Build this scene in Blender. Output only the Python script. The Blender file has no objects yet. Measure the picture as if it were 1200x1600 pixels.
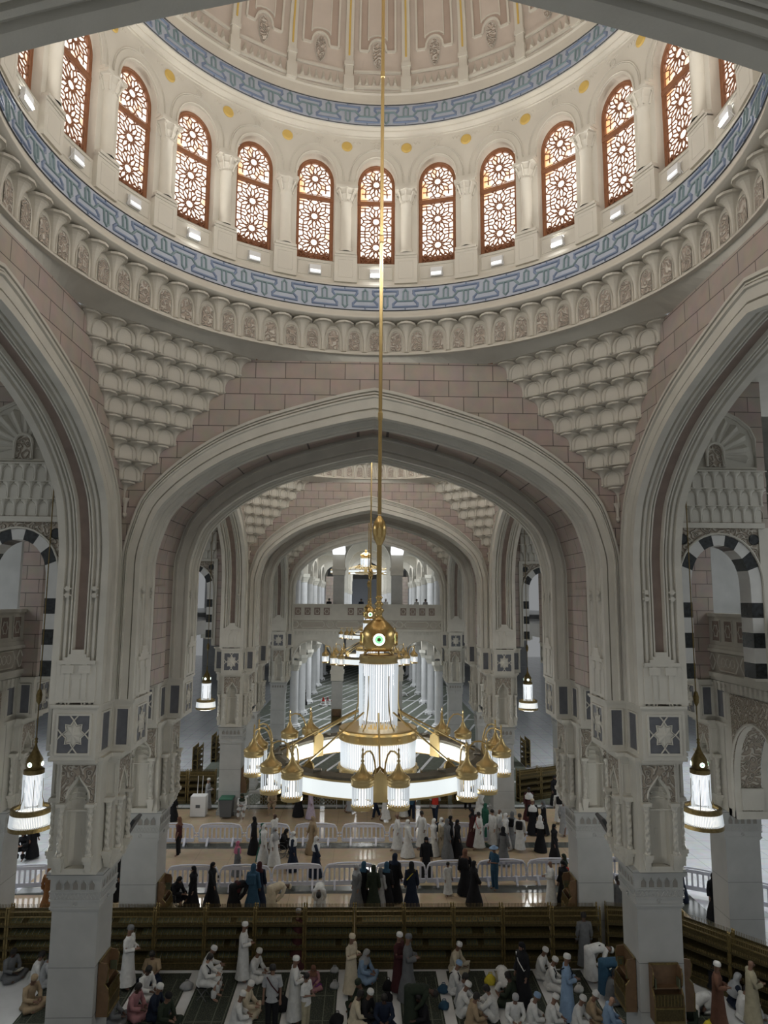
import bpy, math, random
from math import sin, cos, pi, radians, sqrt, atan2
from mathutils import Matrix, Vector
random.seed(7)
S = bpy.context.scene
COL = S.collection
# ---------------------------------------------------------------- camera
cam_d = bpy.data.cameras.new('camera'); cam = bpy.data.objects.new('camera', cam_d); COL.objects.link(cam)
FPX = 1062.4
cam_d.sensor_fit = 'VERTICAL'; cam_d.sensor_height = 32.0; cam_d.lens = 32.0 * FPX / 1600.0
cam_d.clip_start = 0.05; cam_d.clip_end = 400
PITCH, YAW, ROLL = .1291, -.0264, .0065
cam.matrix_world = (Matrix.Translation((-.2154, 0, 0)) @ Matrix.Rotation(YAW, 4, 'Z') @
                    Matrix.Rotation(pi / 2 + PITCH, 4, 'X') @ Matrix.Rotation(ROLL, 4, 'Z'))
S.camera = cam
S.view_settings.view_transform = 'Standard'; S.view_settings.look = 'None'
S.view_settings.gamma = 1; S.view_settings.use_curve_mapping = False
S.view_settings.exposure = 0.14
wd = bpy.data.worlds.new('hall_air'); S.world = wd; wd.use_nodes = True
wd.node_tree.nodes['Background'].inputs[0].default_value = (.95, .98, 1, 1)
wd.node_tree.nodes['Background'].inputs[1].default_value = .22

# ---------------------------------------------------------------- lamp settings, and unseen area lights that fill the hall
FLOOD = 112; CH_E = 430; AISLE_E = 130
def plight(name, loc, e, size=.3, col=(.98, .99, .97)):
    ld = bpy.data.lights.new(name, 'POINT'); ld.energy = e; ld.shadow_soft_size = size; ld.color = col
    lo = bpy.data.objects.new(name, ld); COL.objects.link(lo); lo.location = loc; return lo
def alight(name, loc, d, e, sx, sy, col=(1, .99, .96), spread=170):
    ld = bpy.data.lights.new(name, 'AREA'); ld.shape = 'RECTANGLE'; ld.size = sx; ld.size_y = sy; ld.energy = e; ld.color = col; ld.spread = radians(spread)
    lo = bpy.data.objects.new(name, ld); COL.objects.link(lo); lo.location = loc; lo.rotation_euler = Vector(d).to_track_quat('-Z', 'Y').to_euler(); return lo
alight('gallery_fill_light', (0, -3, 6.5), (0, .1, -1), 45, 10, 3)  # unseen area light over the near gallery, brightens the foreground
for yy in (70, 85, 100): alight('far_hall_upper_fill', (0, yy, 6.6), (0, 0, -1), 900, 14, 6, (.93, .97, 1))  # unseen fill added for the upper far hall
for yy in (68, 80, 95): alight('far_hall_lower_fill', (0, yy, -3.1), (0, 0, -1), 700, 12, 4, (.95, .98, 1))  # unseen fill added under the slab for the lower far hall
for s in (-1, 1):
    for yy in (33, 50): alight('outer_hall_lower_fill', (s * 21, yy, -2.9), (0, 0, -1), 900, 12, 10, (.93, .97, 1))  # area lights added to brighten the outer hall floor, no fixture behind them
    for yy in (12, 33): alight('aisle_fill_light', (s * 24, yy, 6.5), (0, 0, -1), 1200, 12, 12, (.93, .97, 1))  # hidden lights added because the roofed aisles need brightening

# ---------------------------------------------------------------- materials
def mat(name, col, rough=.6, metal=0, emit=None, es=0, var=0, scale=3, bump=0, bscale=40, spec=.5, coat=0):
    m = bpy.data.materials.new(name); m.use_nodes = True
    nt = m.node_tree; b = nt.nodes['Principled BSDF']
    b.inputs['Roughness'].default_value = rough; b.inputs['Metallic'].default_value = metal
    b.inputs['Specular IOR Level'].default_value = spec
    b.inputs['Coat Weight'].default_value = coat
    b.inputs['Base Color'].default_value = (*col, 1)
    if emit: b.inputs['Emission Color'].default_value = (*emit, 1); b.inputs['Emission Strength'].default_value = es
    if var or bump:
        tc = nt.nodes.new('ShaderNodeTexCoord')
    if var:
        n = nt.nodes.new('ShaderNodeTexNoise'); n.inputs['Scale'].default_value = scale; n.inputs['Detail'].default_value = 5
        nt.links.new(tc.outputs['Object'], n.inputs['Vector'])
        r = nt.nodes.new('ShaderNodeValToRGB'); r.color_ramp.elements[0].position = .3; r.color_ramp.elements[1].position = .7
        r.color_ramp.elements[0].color = (*[c * (1 - var) for c in col], 1); r.color_ramp.elements[1].color = (*[min(1, c * (1 + var)) for c in col], 1)
        nt.links.new(n.outputs['Fac'], r.inputs['Fac']); nt.links.new(r.outputs['Color'], b.inputs['Base Color'])
    if bump:
        n = nt.nodes.new('ShaderNodeTexNoise'); n.inputs['Scale'].default_value = bscale
        nt.links.new(tc.outputs['Object'], n.inputs['Vector'])
        bp = nt.nodes.new('ShaderNodeBump'); bp.inputs['Strength'].default_value = bump; bp.inputs['Distance'].default_value = .02
        nt.links.new(n.outputs['Fac'], bp.inputs['Height']); nt.links.new(bp.outputs['Normal'], b.inputs['Normal'])
    return m
def brick_mat(name, a, axis, bw=.88, bh=.485, zoff=6.97, col=(.47, .37, .305), col2=(.42, .325, .265), mortar=(.13, .10, .09)):
    m = bpy.data.materials.new(name); m.use_nodes = True; nt = m.node_tree; b = nt.nodes['Principled BSDF']
    b.inputs['Roughness'].default_value = .7
    tc = nt.nodes.new('ShaderNodeTexCoord'); sp = nt.nodes.new('ShaderNodeSeparateXYZ'); cb = nt.nodes.new('ShaderNodeCombineXYZ')
    nt.links.new(tc.outputs['Object'], sp.inputs[0])
    nt.links.new(sp.outputs[axis], cb.inputs[0])
    ad = nt.nodes.new('ShaderNodeMath'); ad.operation = 'ADD'; ad.inputs[1].default_value = -zoff + 40 * bh
    nt.links.new(sp.outputs[2], ad.inputs[0]); nt.links.new(ad.outputs[0], cb.inputs[1])
    br = nt.nodes.new('ShaderNodeTexBrick'); nt.links.new(cb.outputs[0], br.inputs['Vector'])
    br.inputs['Scale'].default_value = 1; br.inputs['Brick Width'].default_value = bw; br.inputs['Row Height'].default_value = bh
    br.inputs['Mortar Size'].default_value = .012; br.inputs['Mortar Smooth'].default_value = .3
    br.inputs['Color1'].default_value = (*col, 1); br.inputs['Color2'].default_value = (*col2, 1); br.inputs['Mortar'].default_value = (*mortar, 1)
    n = nt.nodes.new('ShaderNodeTexNoise'); n.inputs['Scale'].default_value = 2.5; n.inputs['Detail'].default_value = 6
    nt.links.new(tc.outputs['Object'], n.inputs['Vector'])
    mx = nt.nodes.new('ShaderNodeMix'); mx.data_type = 'RGBA'; mx.blend_type = 'MULTIPLY'; mx.inputs[0].default_value = .35
    nt.links.new(br.outputs['Color'], mx.inputs[6]); nt.links.new(n.outputs['Color'], mx.inputs[7])
    hs = nt.nodes.new('ShaderNodeHueSaturation'); hs.inputs['Saturation'].default_value = .75; hs.inputs['Value'].default_value = 1.15
    nt.links.new(mx.outputs[2], hs.inputs['Color']); nt.links.new(hs.outputs[0], b.inputs['Base Color'])
    bp = nt.nodes.new('ShaderNodeBump'); bp.inputs['Strength'].default_value = .6; bp.inputs['Distance'].default_value = .02; bp.invert = True
    nt.links.new(br.outputs['Fac'], bp.inputs['Height']); nt.links.new(bp.outputs['Normal'], b.inputs['Normal'])
    return m
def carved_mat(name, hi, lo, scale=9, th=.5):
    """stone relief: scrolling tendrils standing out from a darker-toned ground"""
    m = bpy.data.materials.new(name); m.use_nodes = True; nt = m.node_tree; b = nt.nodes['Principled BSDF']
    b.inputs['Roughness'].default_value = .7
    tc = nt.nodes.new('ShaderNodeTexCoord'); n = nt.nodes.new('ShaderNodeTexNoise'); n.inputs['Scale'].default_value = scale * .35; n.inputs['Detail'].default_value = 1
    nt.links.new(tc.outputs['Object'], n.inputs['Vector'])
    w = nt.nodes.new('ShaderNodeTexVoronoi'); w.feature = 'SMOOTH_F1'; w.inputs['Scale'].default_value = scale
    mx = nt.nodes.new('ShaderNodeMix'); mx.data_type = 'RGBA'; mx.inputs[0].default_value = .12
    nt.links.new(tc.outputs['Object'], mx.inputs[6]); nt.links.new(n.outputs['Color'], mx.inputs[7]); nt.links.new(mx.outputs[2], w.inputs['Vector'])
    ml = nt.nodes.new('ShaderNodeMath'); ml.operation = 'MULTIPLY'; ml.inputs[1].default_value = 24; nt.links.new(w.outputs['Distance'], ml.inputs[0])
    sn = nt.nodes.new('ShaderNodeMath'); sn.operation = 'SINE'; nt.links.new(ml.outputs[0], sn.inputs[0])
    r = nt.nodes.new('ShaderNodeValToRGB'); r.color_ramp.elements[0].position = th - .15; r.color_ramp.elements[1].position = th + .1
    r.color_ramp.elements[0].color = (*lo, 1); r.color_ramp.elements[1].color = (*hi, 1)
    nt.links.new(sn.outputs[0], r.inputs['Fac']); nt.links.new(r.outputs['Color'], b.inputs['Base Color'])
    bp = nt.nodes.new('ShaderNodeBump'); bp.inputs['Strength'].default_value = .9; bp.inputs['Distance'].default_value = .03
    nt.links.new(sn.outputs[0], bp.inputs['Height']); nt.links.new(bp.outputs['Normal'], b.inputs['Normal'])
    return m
def pane_mat():
    m = bpy.data.materials.new('lit_glass'); m.use_nodes = True; nt = m.node_tree; b = nt.nodes['Principled BSDF']
    tc = nt.nodes.new('ShaderNodeTexCoord'); n = nt.nodes.new('ShaderNodeTexNoise'); n.inputs['Scale'].default_value = 1.3
    nt.links.new(tc.outputs['Object'], n.inputs['Vector'])
    r = nt.nodes.new('ShaderNodeValToRGB'); r.color_ramp.elements[0].position = .40; r.color_ramp.elements[1].position = .50
    r.color_ramp.elements[0].color = (1, .52, .22, 1); r.color_ramp.elements[1].color = (1, .93, .84, 1)
    nt.links.new(n.outputs['Fac'], r.inputs['Fac']); nt.links.new(r.outputs['Color'], b.inputs['Emission Color'])
    b.inputs['Emission Strength'].default_value = 1.15; b.inputs['Base Color'].default_value = (.5, .45, .4, 1); b.inputs['Roughness'].default_value = .3
    return m
MT = dict(
 cream=mat('cream_stone', (.585, .565, .50), .65, var=.07, scale=1.5, bump=.12, bscale=30),
 cream2=mat('warm_cream_stone', (.60, .565, .49), .65, var=.05, scale=1.2, bump=.1, bscale=25),
 dome=mat('dome_plaster', (.55, .475, .41), .8, var=.05, scale=2),
 pinkpl=mat('rose_plaster', (.43, .34, .28), .8, var=.05, scale=2),
 marble=mat('grey_white_marble', (.42, .425, .41), .35, var=.10, scale=1.2, bump=.03),
 wmarble=mat('white_marble', (.66, .67, .68), .25, var=.06, scale=1.5),
 redstone=mat('red_brown_stone', (.25, .19, .16), .6, var=.12, scale=3),
 blue=mat('slate_blue_stone', (.125, .13, .145), .45, var=.1, scale=6),
 skyblue=mat('pale_blue_glaze', (.44, .48, .56), .4, var=.04, scale=5),
 midblue=mat('mid_blue_glaze', (.19, .245, .36), .35),
 greyteal=mat('grey_green_glaze', (.21, .29, .31), .3),
 darkline=mat('dark_stone_joint', (.05, .05, .05), .6),
 black=mat('black_veined_marble', (.022, .026, .028), .25, var=.6, scale=9),
 white=mat('white_voussoir', (.62, .62, .60), .4, var=.04, scale=4),
 gold=mat('polished_brass', (.70, .49, .20), .22, 1),
 goldm=mat('gilded_metal', (.62, .46, .21), .33, .85),
 oldgold=mat('antique_brass', (.21, .155, .062), .42, .7, var=.25, scale=14),
 darkgold=mat('dark_brass_frame', (.085, .066, .028), .5, .6, var=.3, scale=20),
 medal=mat('gold_leaf', (.62, .43, .12), .5, .1),
 wood=mat('parapet_brown', (.30, .125, .055), .5, var=.15, scale=8),
 wood2=mat('honey_wood', (.15, .088, .045), .5, var=.15, scale=6),
 frame=mat('window_timber', (.27, .11, .05), .45, var=.12, scale=8),
 glass=pane_mat(),
 lamp=mat('lamp_face', (1, 1, 1), .4, emit=(.95, .98, 1), es=22),
 lampdim=mat('lamp_housing_white', (.85, .86, .85), .4, emit=(.95, .98, 1), es=1.0),
 crystal=mat('crystal_rods', (.45, .49, .52), .1, emit=(.9, .96, 1), es=.36, spec=1),
 core=mat('crystal_glow', (.4, .4, .4), .5, emit=(.96, .98, 1), es=.95),
 corew=mat('warm_lantern_glow', (.5, .5, .5), .5, emit=(1, .96, .86), es=1.0),
 panelw=mat('ring_light_panel', (.3, .32, .32), .5, emit=(.92, .99, 1), es=.76),
 ringtop=mat('ring_top_bronze', (.16, .145, .11), .45, .5, var=.1, scale=9),
 green=mat('green_roundel_light', (.1, .6, .2), .4, emit=(.35, 1, .45), es=1.0),
 roundw=mat('white_roundel_light', (.9, 1, .95), .4, emit=(.85, 1, .92), es=1.8),
 beige=mat('polished_beige_floor', (.42, .315, .20), .13, var=.10, scale=.8, spec=.6),
 grey=mat('dark_green_granite', (.075, .08, .07), .2, var=.1, scale=3),
 plastic=mat('pale_lilac_plastic', (.70, .71, .80), .45),
 screen=mat('dark_screen_panel', (.045, .05, .055), .35),
 greenp=mat('green_plastic', (.03, .13, .08), .5), greyp=mat('grey_plastic', (.10, .105, .11), .5),
 whitebox=mat('white_metal_box', (.7, .7, .7), .5),
 shade=mat('shaded_stone_ground', (.40, .365, .31), .7),  # cream darkened in the colour, standing in for shade behind raised strapwork
 recess_shade=mat('recess_shade_grey', (.26, .245, .22), .7),  # dark tone painted on flat lancets in place of recess shade
 bx=brick_mat('rose_ashlar_front', 0, 0), by=brick_mat('rose_ashlar_side', 0, 1, bw=1.15),
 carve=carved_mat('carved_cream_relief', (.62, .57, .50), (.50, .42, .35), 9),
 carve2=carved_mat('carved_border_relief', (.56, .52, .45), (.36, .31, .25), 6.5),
)
def carpet_mat():
    m = bpy.data.materials.new('green_carpet'); m.use_nodes = True; nt = m.node_tree; b = nt.nodes['Principled BSDF']
    b.inputs['Roughness'].default_value = .95; b.inputs['Specular IOR Level'].default_value = .1
    tc = nt.nodes.new('ShaderNodeTexCoord'); v = nt.nodes.new('ShaderNodeTexVoronoi'); v.feature = 'DISTANCE_TO_EDGE'; v.inputs['Scale'].default_value = 15
    nt.links.new(tc.outputs['Object'], v.inputs['Vector'])
    r = nt.nodes.new('ShaderNodeValToRGB'); r.color_ramp.elements[0].position = .02; r.color_ramp.elements[1].position = .09
    r.color_ramp.elements[0].color = (.085, .088, .068, 1); r.color_ramp.elements[1].color = (.036, .043, .036, 1)
    nt.links.new(v.outputs['Distance'], r.inputs['Fac']); nt.links.new(r.outputs['Color'], b.inputs['Base Color'])
    return m
MT['carpet'] = carpet_mat()
MT['carpetline'] = mat('carpet_border', (.12, .13, .10), .95, var=.2, scale=20, spec=.1)
MT['carpet2'] = mat('grey_green_carpet', (.14, .155, .13), .95, var=.15, scale=3, spec=.1)

# ---------------------------------------------------------------- mesh builder
class MB:
    def __init__(s): s.v = []; s.f = []; s.m = []; s.fn = None
    def add(s, vs, fs, mi=0):
        o = len(s.v); s.v += [s.fn(Vector(p)) if s.fn else Vector(p) for p in vs]
        s.f += [tuple(i + o for i in f) for f in fs]; s.m += [mi] * len(fs); return s
    def box(s, x0, x1, y0, y1, z0, z1, mi=0, b=0):
        if b:
            vs = []
            for z, e in ((z0, b), (z0 + b, 0), (z1 - b, 0), (z1, b)):
                vs += [(x0 + e, y0 + e, z), (x1 - e, y0 + e, z), (x1 - e, y1 - e, z), (x0 + e, y1 - e, z)]
            fs = [(3, 2, 1, 0), (12, 13, 14, 15)]
            for k in range(3):
                for i in range(4): fs.append((k * 4 + i, k * 4 + (i + 1) % 4, k * 4 + 4 + (i + 1) % 4, k * 4 + 4 + i))
            return s.add(vs, fs, mi)
        return s.add([(x0, y0, z0), (x1, y0, z0), (x1, y1, z0), (x0, y1, z0), (x0, y0, z1), (x1, y0, z1), (x1, y1, z1), (x0, y1, z1)],
                     [(3, 2, 1, 0), (4, 5, 6, 7), (0, 1, 5, 4), (1, 2, 6, 5), (2, 3, 7, 6), (3, 0, 4, 7)], mi)
    def grid(s, rows, mi=0, closed=False):
        n = len(rows[0]); fs = []
        for i in range(len(rows) - 1):
            for j in range(n if closed else n - 1):
                k = (j + 1) % n; fs.append((i * n + j, i * n + k, (i + 1) * n + k, (i + 1) * n + j))
        return s.add([p for r in rows for p in r], fs, mi)
    def lathe(s, prof, c=(0, 0, 0), n=32, a0=0, a1=2 * pi, mi=0):
        cl = abs(a1 - a0 - 2 * pi) < 1e-6
        rows = []
        for r, z in prof:
            rows.append([(c[0] + r * sin(a0 + (a1 - a0) * k / n), c[1] + r * cos(a0 + (a1 - a0) * k / n), c[2] + z) for k in range(n if cl else n + 1)])
        return s.grid(rows, mi, cl)
    def prism(s, poly, y0, y1, mi=0, ax='y'):
        """poly of 2-D points (a,b) pushed along an axis"""
        n = len(poly)
        def P(a, b, t): return (a, t, b) if ax == 'y' else ((t, a, b) if ax == 'x' else (a, b, t))
        vs = [P(a, b, y0) for a, b in poly] + [P(a, b, y1) for a, b in poly]
        return s.add(vs, [tuple(range(n)), tuple(range(2 * n - 1, n - 1, -1))] + [(i, i + n, (i + 1) % n + n, (i + 1) % n) for i in range(n)], mi)
    def tube(s, pts, r, n=8, mi=0, cap=True):
        pts = [Vector(p) for p in pts]; rs = r if isinstance(r, (list, tuple)) else [r] * len(pts); rows = []
        for i, p in enumerate(pts):
            d = (pts[min(i + 1, len(pts) - 1)] - pts[max(i - 1, 0)]).normalized()
            u = d.cross(Vector((0, 0, 1)));
            if u.length < .05: u = d.cross(Vector((0, 1, 0)))
            u.normalize(); w = d.cross(u)
            rows.append([p + rs[i] * (u * cos(2 * pi * k / n) + w * sin(2 * pi * k / n)) for k in range(n)])
        s.grid(rows, mi, True)
        if cap: s.add(rows[0], [tuple(range(n))], mi); s.add(rows[-1], [tuple(range(n - 1, -1, -1))], mi)
        return s
    def build(s, name, mats, parent=None, smooth=False, loc=None, kind=None):
        me = bpy.data.meshes.new(name); me.from_pydata(s.v, [], s.f)
        for m in (mats if isinstance(mats, (list, tuple)) else [mats]): me.materials.append(MT[m] if isinstance(m, str) else m)
        me.polygons.foreach_set('material_index', s.m)
        if smooth: me.polygons.foreach_set('use_smooth', [True] * len(s.f))
        me.validate(); me.update()
        o = bpy.data.objects.new(name, me); COL.objects.link(o)
        if parent: o.parent = parent
        if loc: o.location = loc
        if kind: o['kind'] = kind
        return o
def tag(o, label, cat, group=None):
    o['label'] = label; o['category'] = cat
    if group: o['group'] = group
    return o
def empty(name, loc=(0, 0, 0), rz=0):
    o = bpy.data.objects.new(name, None); COL.objects.link(o); o.location = loc; o.rotation_euler = (0, 0, rz); o.empty_display_size = .2; return o
def kids(o): return [c for c in bpy.data.objects if c.parent == o]
def copy_tree(o, parent=None, memo=None):
    if memo is None:
        memo = {}
        for c in bpy.data.objects:
            if c.parent: memo.setdefault(c.parent.name, []).append(c)
    c = o.copy(); COL.objects.link(c); c.parent = parent
    for ch in memo.get(o.name, []): copy_tree(ch, c, memo)
    return c
def struct(mb, name, mats, smooth=False, kind='structure'): return mb.build(name, mats, smooth=smooth, kind=kind)
def lerp(a, b, t): return a + (b - a) * t

# ---------------------------------------------------------------- sizes of the hall
W = 7.17; YC = 12.33; Y1 = 19.5; P = 20.9; ZB = -2.75; ZS = .7; ZT = 7.03; ZF = -12.0
ARCH = [(7.14, ZS), (7.13, 1.25), (7.0, 1.9), (6.69, 2.83), (6.17, 3.49), (5.65, 3.97), (5.11, 4.38), (4.39, 4.82), (3.47, 5.24), (2.54, 5.56), (1.61, 5.84), (.67, 6.09), (0, 6.22)]
def smooth_curve(pts, k=3):
    out = []
    for i in range(len(pts) - 1):
        p0 = pts[max(i - 1, 0)]; p1 = pts[i]; p2 = pts[i + 1]; p3 = pts[i + 2] if i + 2 < len(pts) else (2 * p2[0] - p1[0], 2 * p2[1] - p1[1])
        for j in range(k):
            t = j / k
            out.append(tuple(.5 * (2 * p1[q] + (p2[q] - p0[q]) * t + (2 * p0[q] - 5 * p1[q] + 4 * p2[q] - p3[q]) * t * t + (3 * p1[q] - p0[q] - 3 * p2[q] + p3[q]) * t ** 3) for q in (0, 1)))
    out.append(pts[-1]); return out
ARCHS = smooth_curve(ARCH)
def arch_path(hw, apex, zb=ZB, zs=ZS):
    """full arch line, left foot to right foot, as (s, z)"""
    k = hw / 7.14; q = (apex - zs) / (6.22 - ZS)
    half = [(-hw, zb)] + [(-x * k, zs + (z - ZS) * q) for x, z in ARCHS]
    return half + [(-x, z) for x, z in half[-2::-1]]
def arch_sweep(mb, outer, inner, prof, put):
    """prof: (n, d, mat) - n blends outer to inner line, d is depth; put(s, z, d) -> point"""
    for (n0, d0, m0), (n1, d1, m1) in zip(prof, prof[1:]):
        rows = []
        for n, d in ((n0, d0), (n1, d1)):
            rows.append([put(lerp(a[0], b[0], n), lerp(a[1], b[1], n), d) for a, b in zip(outer, inner)])
        mb.grid(rows, m1)

# ================================================================ STRUCTURE: one domed bay
bay_objs = []          # everything of bay 1 that is repeated along the nave
def keep(o): bay_objs.append(o); return o
T = 1.35
def ring_profile(t, mid):
    p = [(0, .02, 0), (0, -.09, 0), (.10, -.09, 0), (.11, -.01, 0), (.145, -.01, 0), (.155, -.07, 0), (.20, -.07, 0), (.21, -.0, 0), (.245, -.0, 0), (.255, -.10, 0), (.32, -.10, 0), (.35, -.05, 0), (.68, -.05, 0), (.70, .02, 0), (.745, .02, 0), (.76, -.07, 0), (1, -.07, 0)]
    s = [(1, .13), (.90, .15), (.88, .20), (.97, .22), (.97, .29), (.88, .31), (.90, .36), (1, .38), (1, .42), (.92, .43), (.92, .455), (1, .465), (1, .5), (.86, .53)]
    p += [(n, d * t / 1.35, 0) for n, d in s]
    p += [(.86, t - .53 * t / 1.35, mid)]
    p += [(n, t - d * t / 1.35, 0) for n, d in s[::-1][1:]]
    p += [(1, t + .07, 0), (.81, t + .07, 0), (.79, t + .015, 0), (.73, t + .015, 0), (.70, t + .05, 0), (.33, t + .05, 0), (.3, t + .1, 0), (.22, t + .1, 0), (.2, t + .04, 0), (.12, t + .04, 0), (.1, t + .09, 0), (0, t + .09, 0), (0, t - .02, 0)]
    return p
def arch_ring(name, put, ohw, oap, ihw, iap, t, mid):
    mb = MB(); arch_sweep(mb, arch_path(ohw, oap), arch_path(ihw, iap), ring_profile(t, mid), put)
    for s in (-1, 1):
        # foot of the soffit: stepped cushion, ledge and a little blind niche, knot near the springing
        def bx(n0, d0, d1, z0, z1, mi=0):
            x = s * ihw; vs = [put(x + a, z, d) for z in (z0, z1) for a, d in ((0, d0), (-s * n0, d0), (-s * n0, d1), (0, d1))]
            mb.add(vs, [(3, 2, 1, 0), (4, 5, 6, 7), (0, 1, 5, 4), (1, 2, 6, 5), (2, 3, 7, 6), (3, 0, 4, 7)], mi)
        k = t / 1.35
        bx(.05, .12 * k, t - .12 * k, -1.72, -1.62); bx(.02, .1 * k, t - .1 * k, -2.7, -1.72)
        bx(.04, .3 * k, t - .3 * k, -1.62, -1.54); bx(.04, .4 * k, t - .4 * k, -1.54, -1.46); bx(.03, .48 * k, t - .48 * k, -1.46, -1.34)
        for q in (.36, t / k - .5): bx(.045, q * k, (q + .14) * k, -2.62, -1.72); bx(.06, (q - .1) * k, (q + .24) * k, -1.95, -1.74)
        bx(.03, .56 * k, t - .56 * k, -2.6, -2.1)
        for dd in (.22, 1.02):
            for zz in (.02, .2): bx(.05, (dd) * k, (dd + .12) * k, zz, zz + .12); bx(.035, (dd - .05) * k, (dd + .17) * k, zz + .04, zz + .08)
    return keep(struct(mb, name, ['cream', 'redstone']))
def wall_face(name, put, hw, ohw, oap, m):
    mb = MB(); pth = arch_path(ohw, oap); top = [(s, ZT) for s, z in pth]
    a = [put(s, z, 0) for s, z in pth]; b = [put(s, z, 0) for s, z in top]
    mb.grid([a, b])
    if hw > ohw:
        for s in (-1, 1): mb.grid([[put(s * ohw, ZB, 0), put(s * hw, ZB, 0)], [put(s * ohw, ZT, 0), put(s * hw, ZT, 0)]])
    return keep(struct(mb, name, m))
pf = lambda s, z, d: Vector((s, Y1 + d, z)); pb = lambda s, z, d: Vector((s, 2 * YC - Y1 - d, z))
pl = lambda s, z, d: Vector((-W - d, YC + s, z)); pr = lambda s, z, d: Vector((W + d, YC + s, z))
wall_face('wall_front', pf, W, 7.12, 6.22, 'bx'); wall_face('wall_back', pb, W, 7.12, 6.22, 'bx')
wall_face('wall_left', pl, W, 7.04, 6.26, 'by'); wall_face('wall_right', pr, W, 7.04, 6.26, 'by')
arch_ring('trim_1', pf, 7.12, 6.22, 6.6, 5.34, T, 0); arch_ring('trim_2', pb, 7.12, 6.22, 6.55, 5.34, T, 0)
arch_ring('trim_3', pl, 7.04, 6.26, 6.12, 5.55, 1.2, 1); arch_ring('trim_4', pr, 7.04, 6.26, 6.12, 5.55, 1.2, 1)
# brick-lined passage between two bays
for nm, ya, yb in (('wall_passage', Y1 + T, Y1 + P - 2 * W + .01 - T),):
    mb = MB(); pth = arch_path(7.1, 6.1)
    mb.grid([[(s, ya, z) for s, z in pth], [(s, yb, z) for s, z in pth]])
    for s in (-1, 1): mb.box(s * 7.0 - .06, s * 7.0 + .06, (ya + yb) / 2 - .7, (ya + yb) / 2 + .7, ZB, .4)
    keep(struct(mb, nm, 'by'))
    o = struct(mb, 'wall_passage_near', 'by'); o.location.y = -P     # the passage the photograph is taken from
    keep_near = o
# soffit between the square and the ring
mb = MB(); a = []; b = []; c = []
N = 144
for k in range(N + 1):
    t = 2 * pi * k / N; s_, c_ = abs(sin(t)), abs(cos(t)); r = min(W / max(s_, 1e-6), W / max(c_, 1e-6), 7.53 / ((s_ + c_) / sqrt(2)))
    a.append((7.14 * sin(t), YC + 7.14 * cos(t), 7.21)); b.append((r * sin(t), YC + r * cos(t), ZT)); c.append((r * 1.002 * sin(t), YC + r * 1.002 * cos(t), ZT + .2))
mb.grid([a, b, c]); keep(struct(mb, 'trim_5', 'cream'))

def ell(a, b, n=6): return [(-a * cos(pi * k / n), b * sin(pi * k / n)) for k in range(n + 1)]
def trumpet(mb, s0, z0, z1, w, dep, put, lip=.055, mi=0, foot=.035):
    f = lambda t: max(0, 1 - sqrt(max(0, 1 - max(0, (t - .30) / .70) ** 2)))
    rows = []
    for t in (0, .36, .55, .70, .80, .88, .94, .98, 1):
        q = f(t); a = lerp(foot, w / 2, q); b = lerp(foot * 1.3, dep * .94, q ** .9)
        rows.append([put(s0 + x, d, lerp(z0, z1, t)) for x, d in ell(a, b)])
    mb.grid(rows, mi)
    e = ell(w / 2, dep); r1 = [put(s0 + x, d, z1) for x, d in e]; r2 = [put(s0 + x, d, z1 + lip) for x, d in e]
    mb.grid([rows[-1], r1, r2], mi); mb.add(r2 + [put(s0, 0, z1 + lip)], [tuple(range(len(r2) + 1))], mi)
    r0 = [put(s0 + x * 1.5, d * 1.6, z0) for x, d in ell(foot, foot * 1.3)]; r00 = [put(s0 + x * 1.5, d * 1.6, z0 - .03) for x, d in ell(foot, foot * 1.3)]
    rm = [put(s0 + x * .5, d * .5, z0 - .06) for x, d in ell(foot, foot * 1.3)]
    mb.grid([r0, r00, rm], mi)
def niche_arc(mb, s0, z0, z1, hw, put, r=.013, mi=0, d=.015):
    pts = [(-hw, z0)] + [(-hw * cos(t), z1 - hw * 1.15 + hw * 1.15 * sin(t)) for t in [pi * k / 8 for k in range(9)]] + [(hw, z0)]
    mb.tube([put(s0 + x, d, z) for x, z in pts], r, 5, mi, cap=False)

# corbelled ring (72 trumpets), cornice, lower blue band
def cyl(R0, s, d, z): t = s / R0; r = R0 - d; return Vector((r * sin(t), YC + r * cos(t), z))
mb = MB(); R0 = 7.16
mb.lathe([(7.16, 7.2), (7.03, 7.2), (7.03, 7.25), (7.08, 7.27), (7.16, 7.3), (7.16, 8.2), (6.95, 8.2)], (0, YC, 0), 144)
put = lambda s, d, z: cyl(R0, s, d, z)
pw = 2 * pi * R0 / 72
for k in range(72):
    s0 = (k + .5) * pw
    trumpet(mb, s0, 7.33, 8.1, pw * .985, .35, put, foot=.05)
    niche_arc(mb, k * pw, 7.33, 7.98, .20, put, .016)
    ol = [(-.155, 7.36)] + [(-.155 * cos(t), 7.76 + .17 * sin(t)) for t in [pi * j / 8 for j in range(9)]] + [(.155, 7.36)]
    mb.add([put(k * pw + x, .03, z) for x, z in ol], [tuple(range(len(ol)))], 1)
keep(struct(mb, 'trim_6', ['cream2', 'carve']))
mb = MB(); mb.lathe([(7.0, 8.2), (6.73, 8.21), (6.73, 8.27), (6.77, 8.29), (6.77, 8.33), (6.81, 8.34), (6.80, 8.45)], (0, YC, 0), 144)
mb.lathe([(6.9, 9.22), (6.86, 9.22), (6.86, 9.26), (6.90, 9.27), (6.88, 9.30), (6.93, 9.33), (7.0, 9.45)], (0, YC, 0), 144)
keep(struct(mb, 'trim_7', 'cream2', True))
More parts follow.
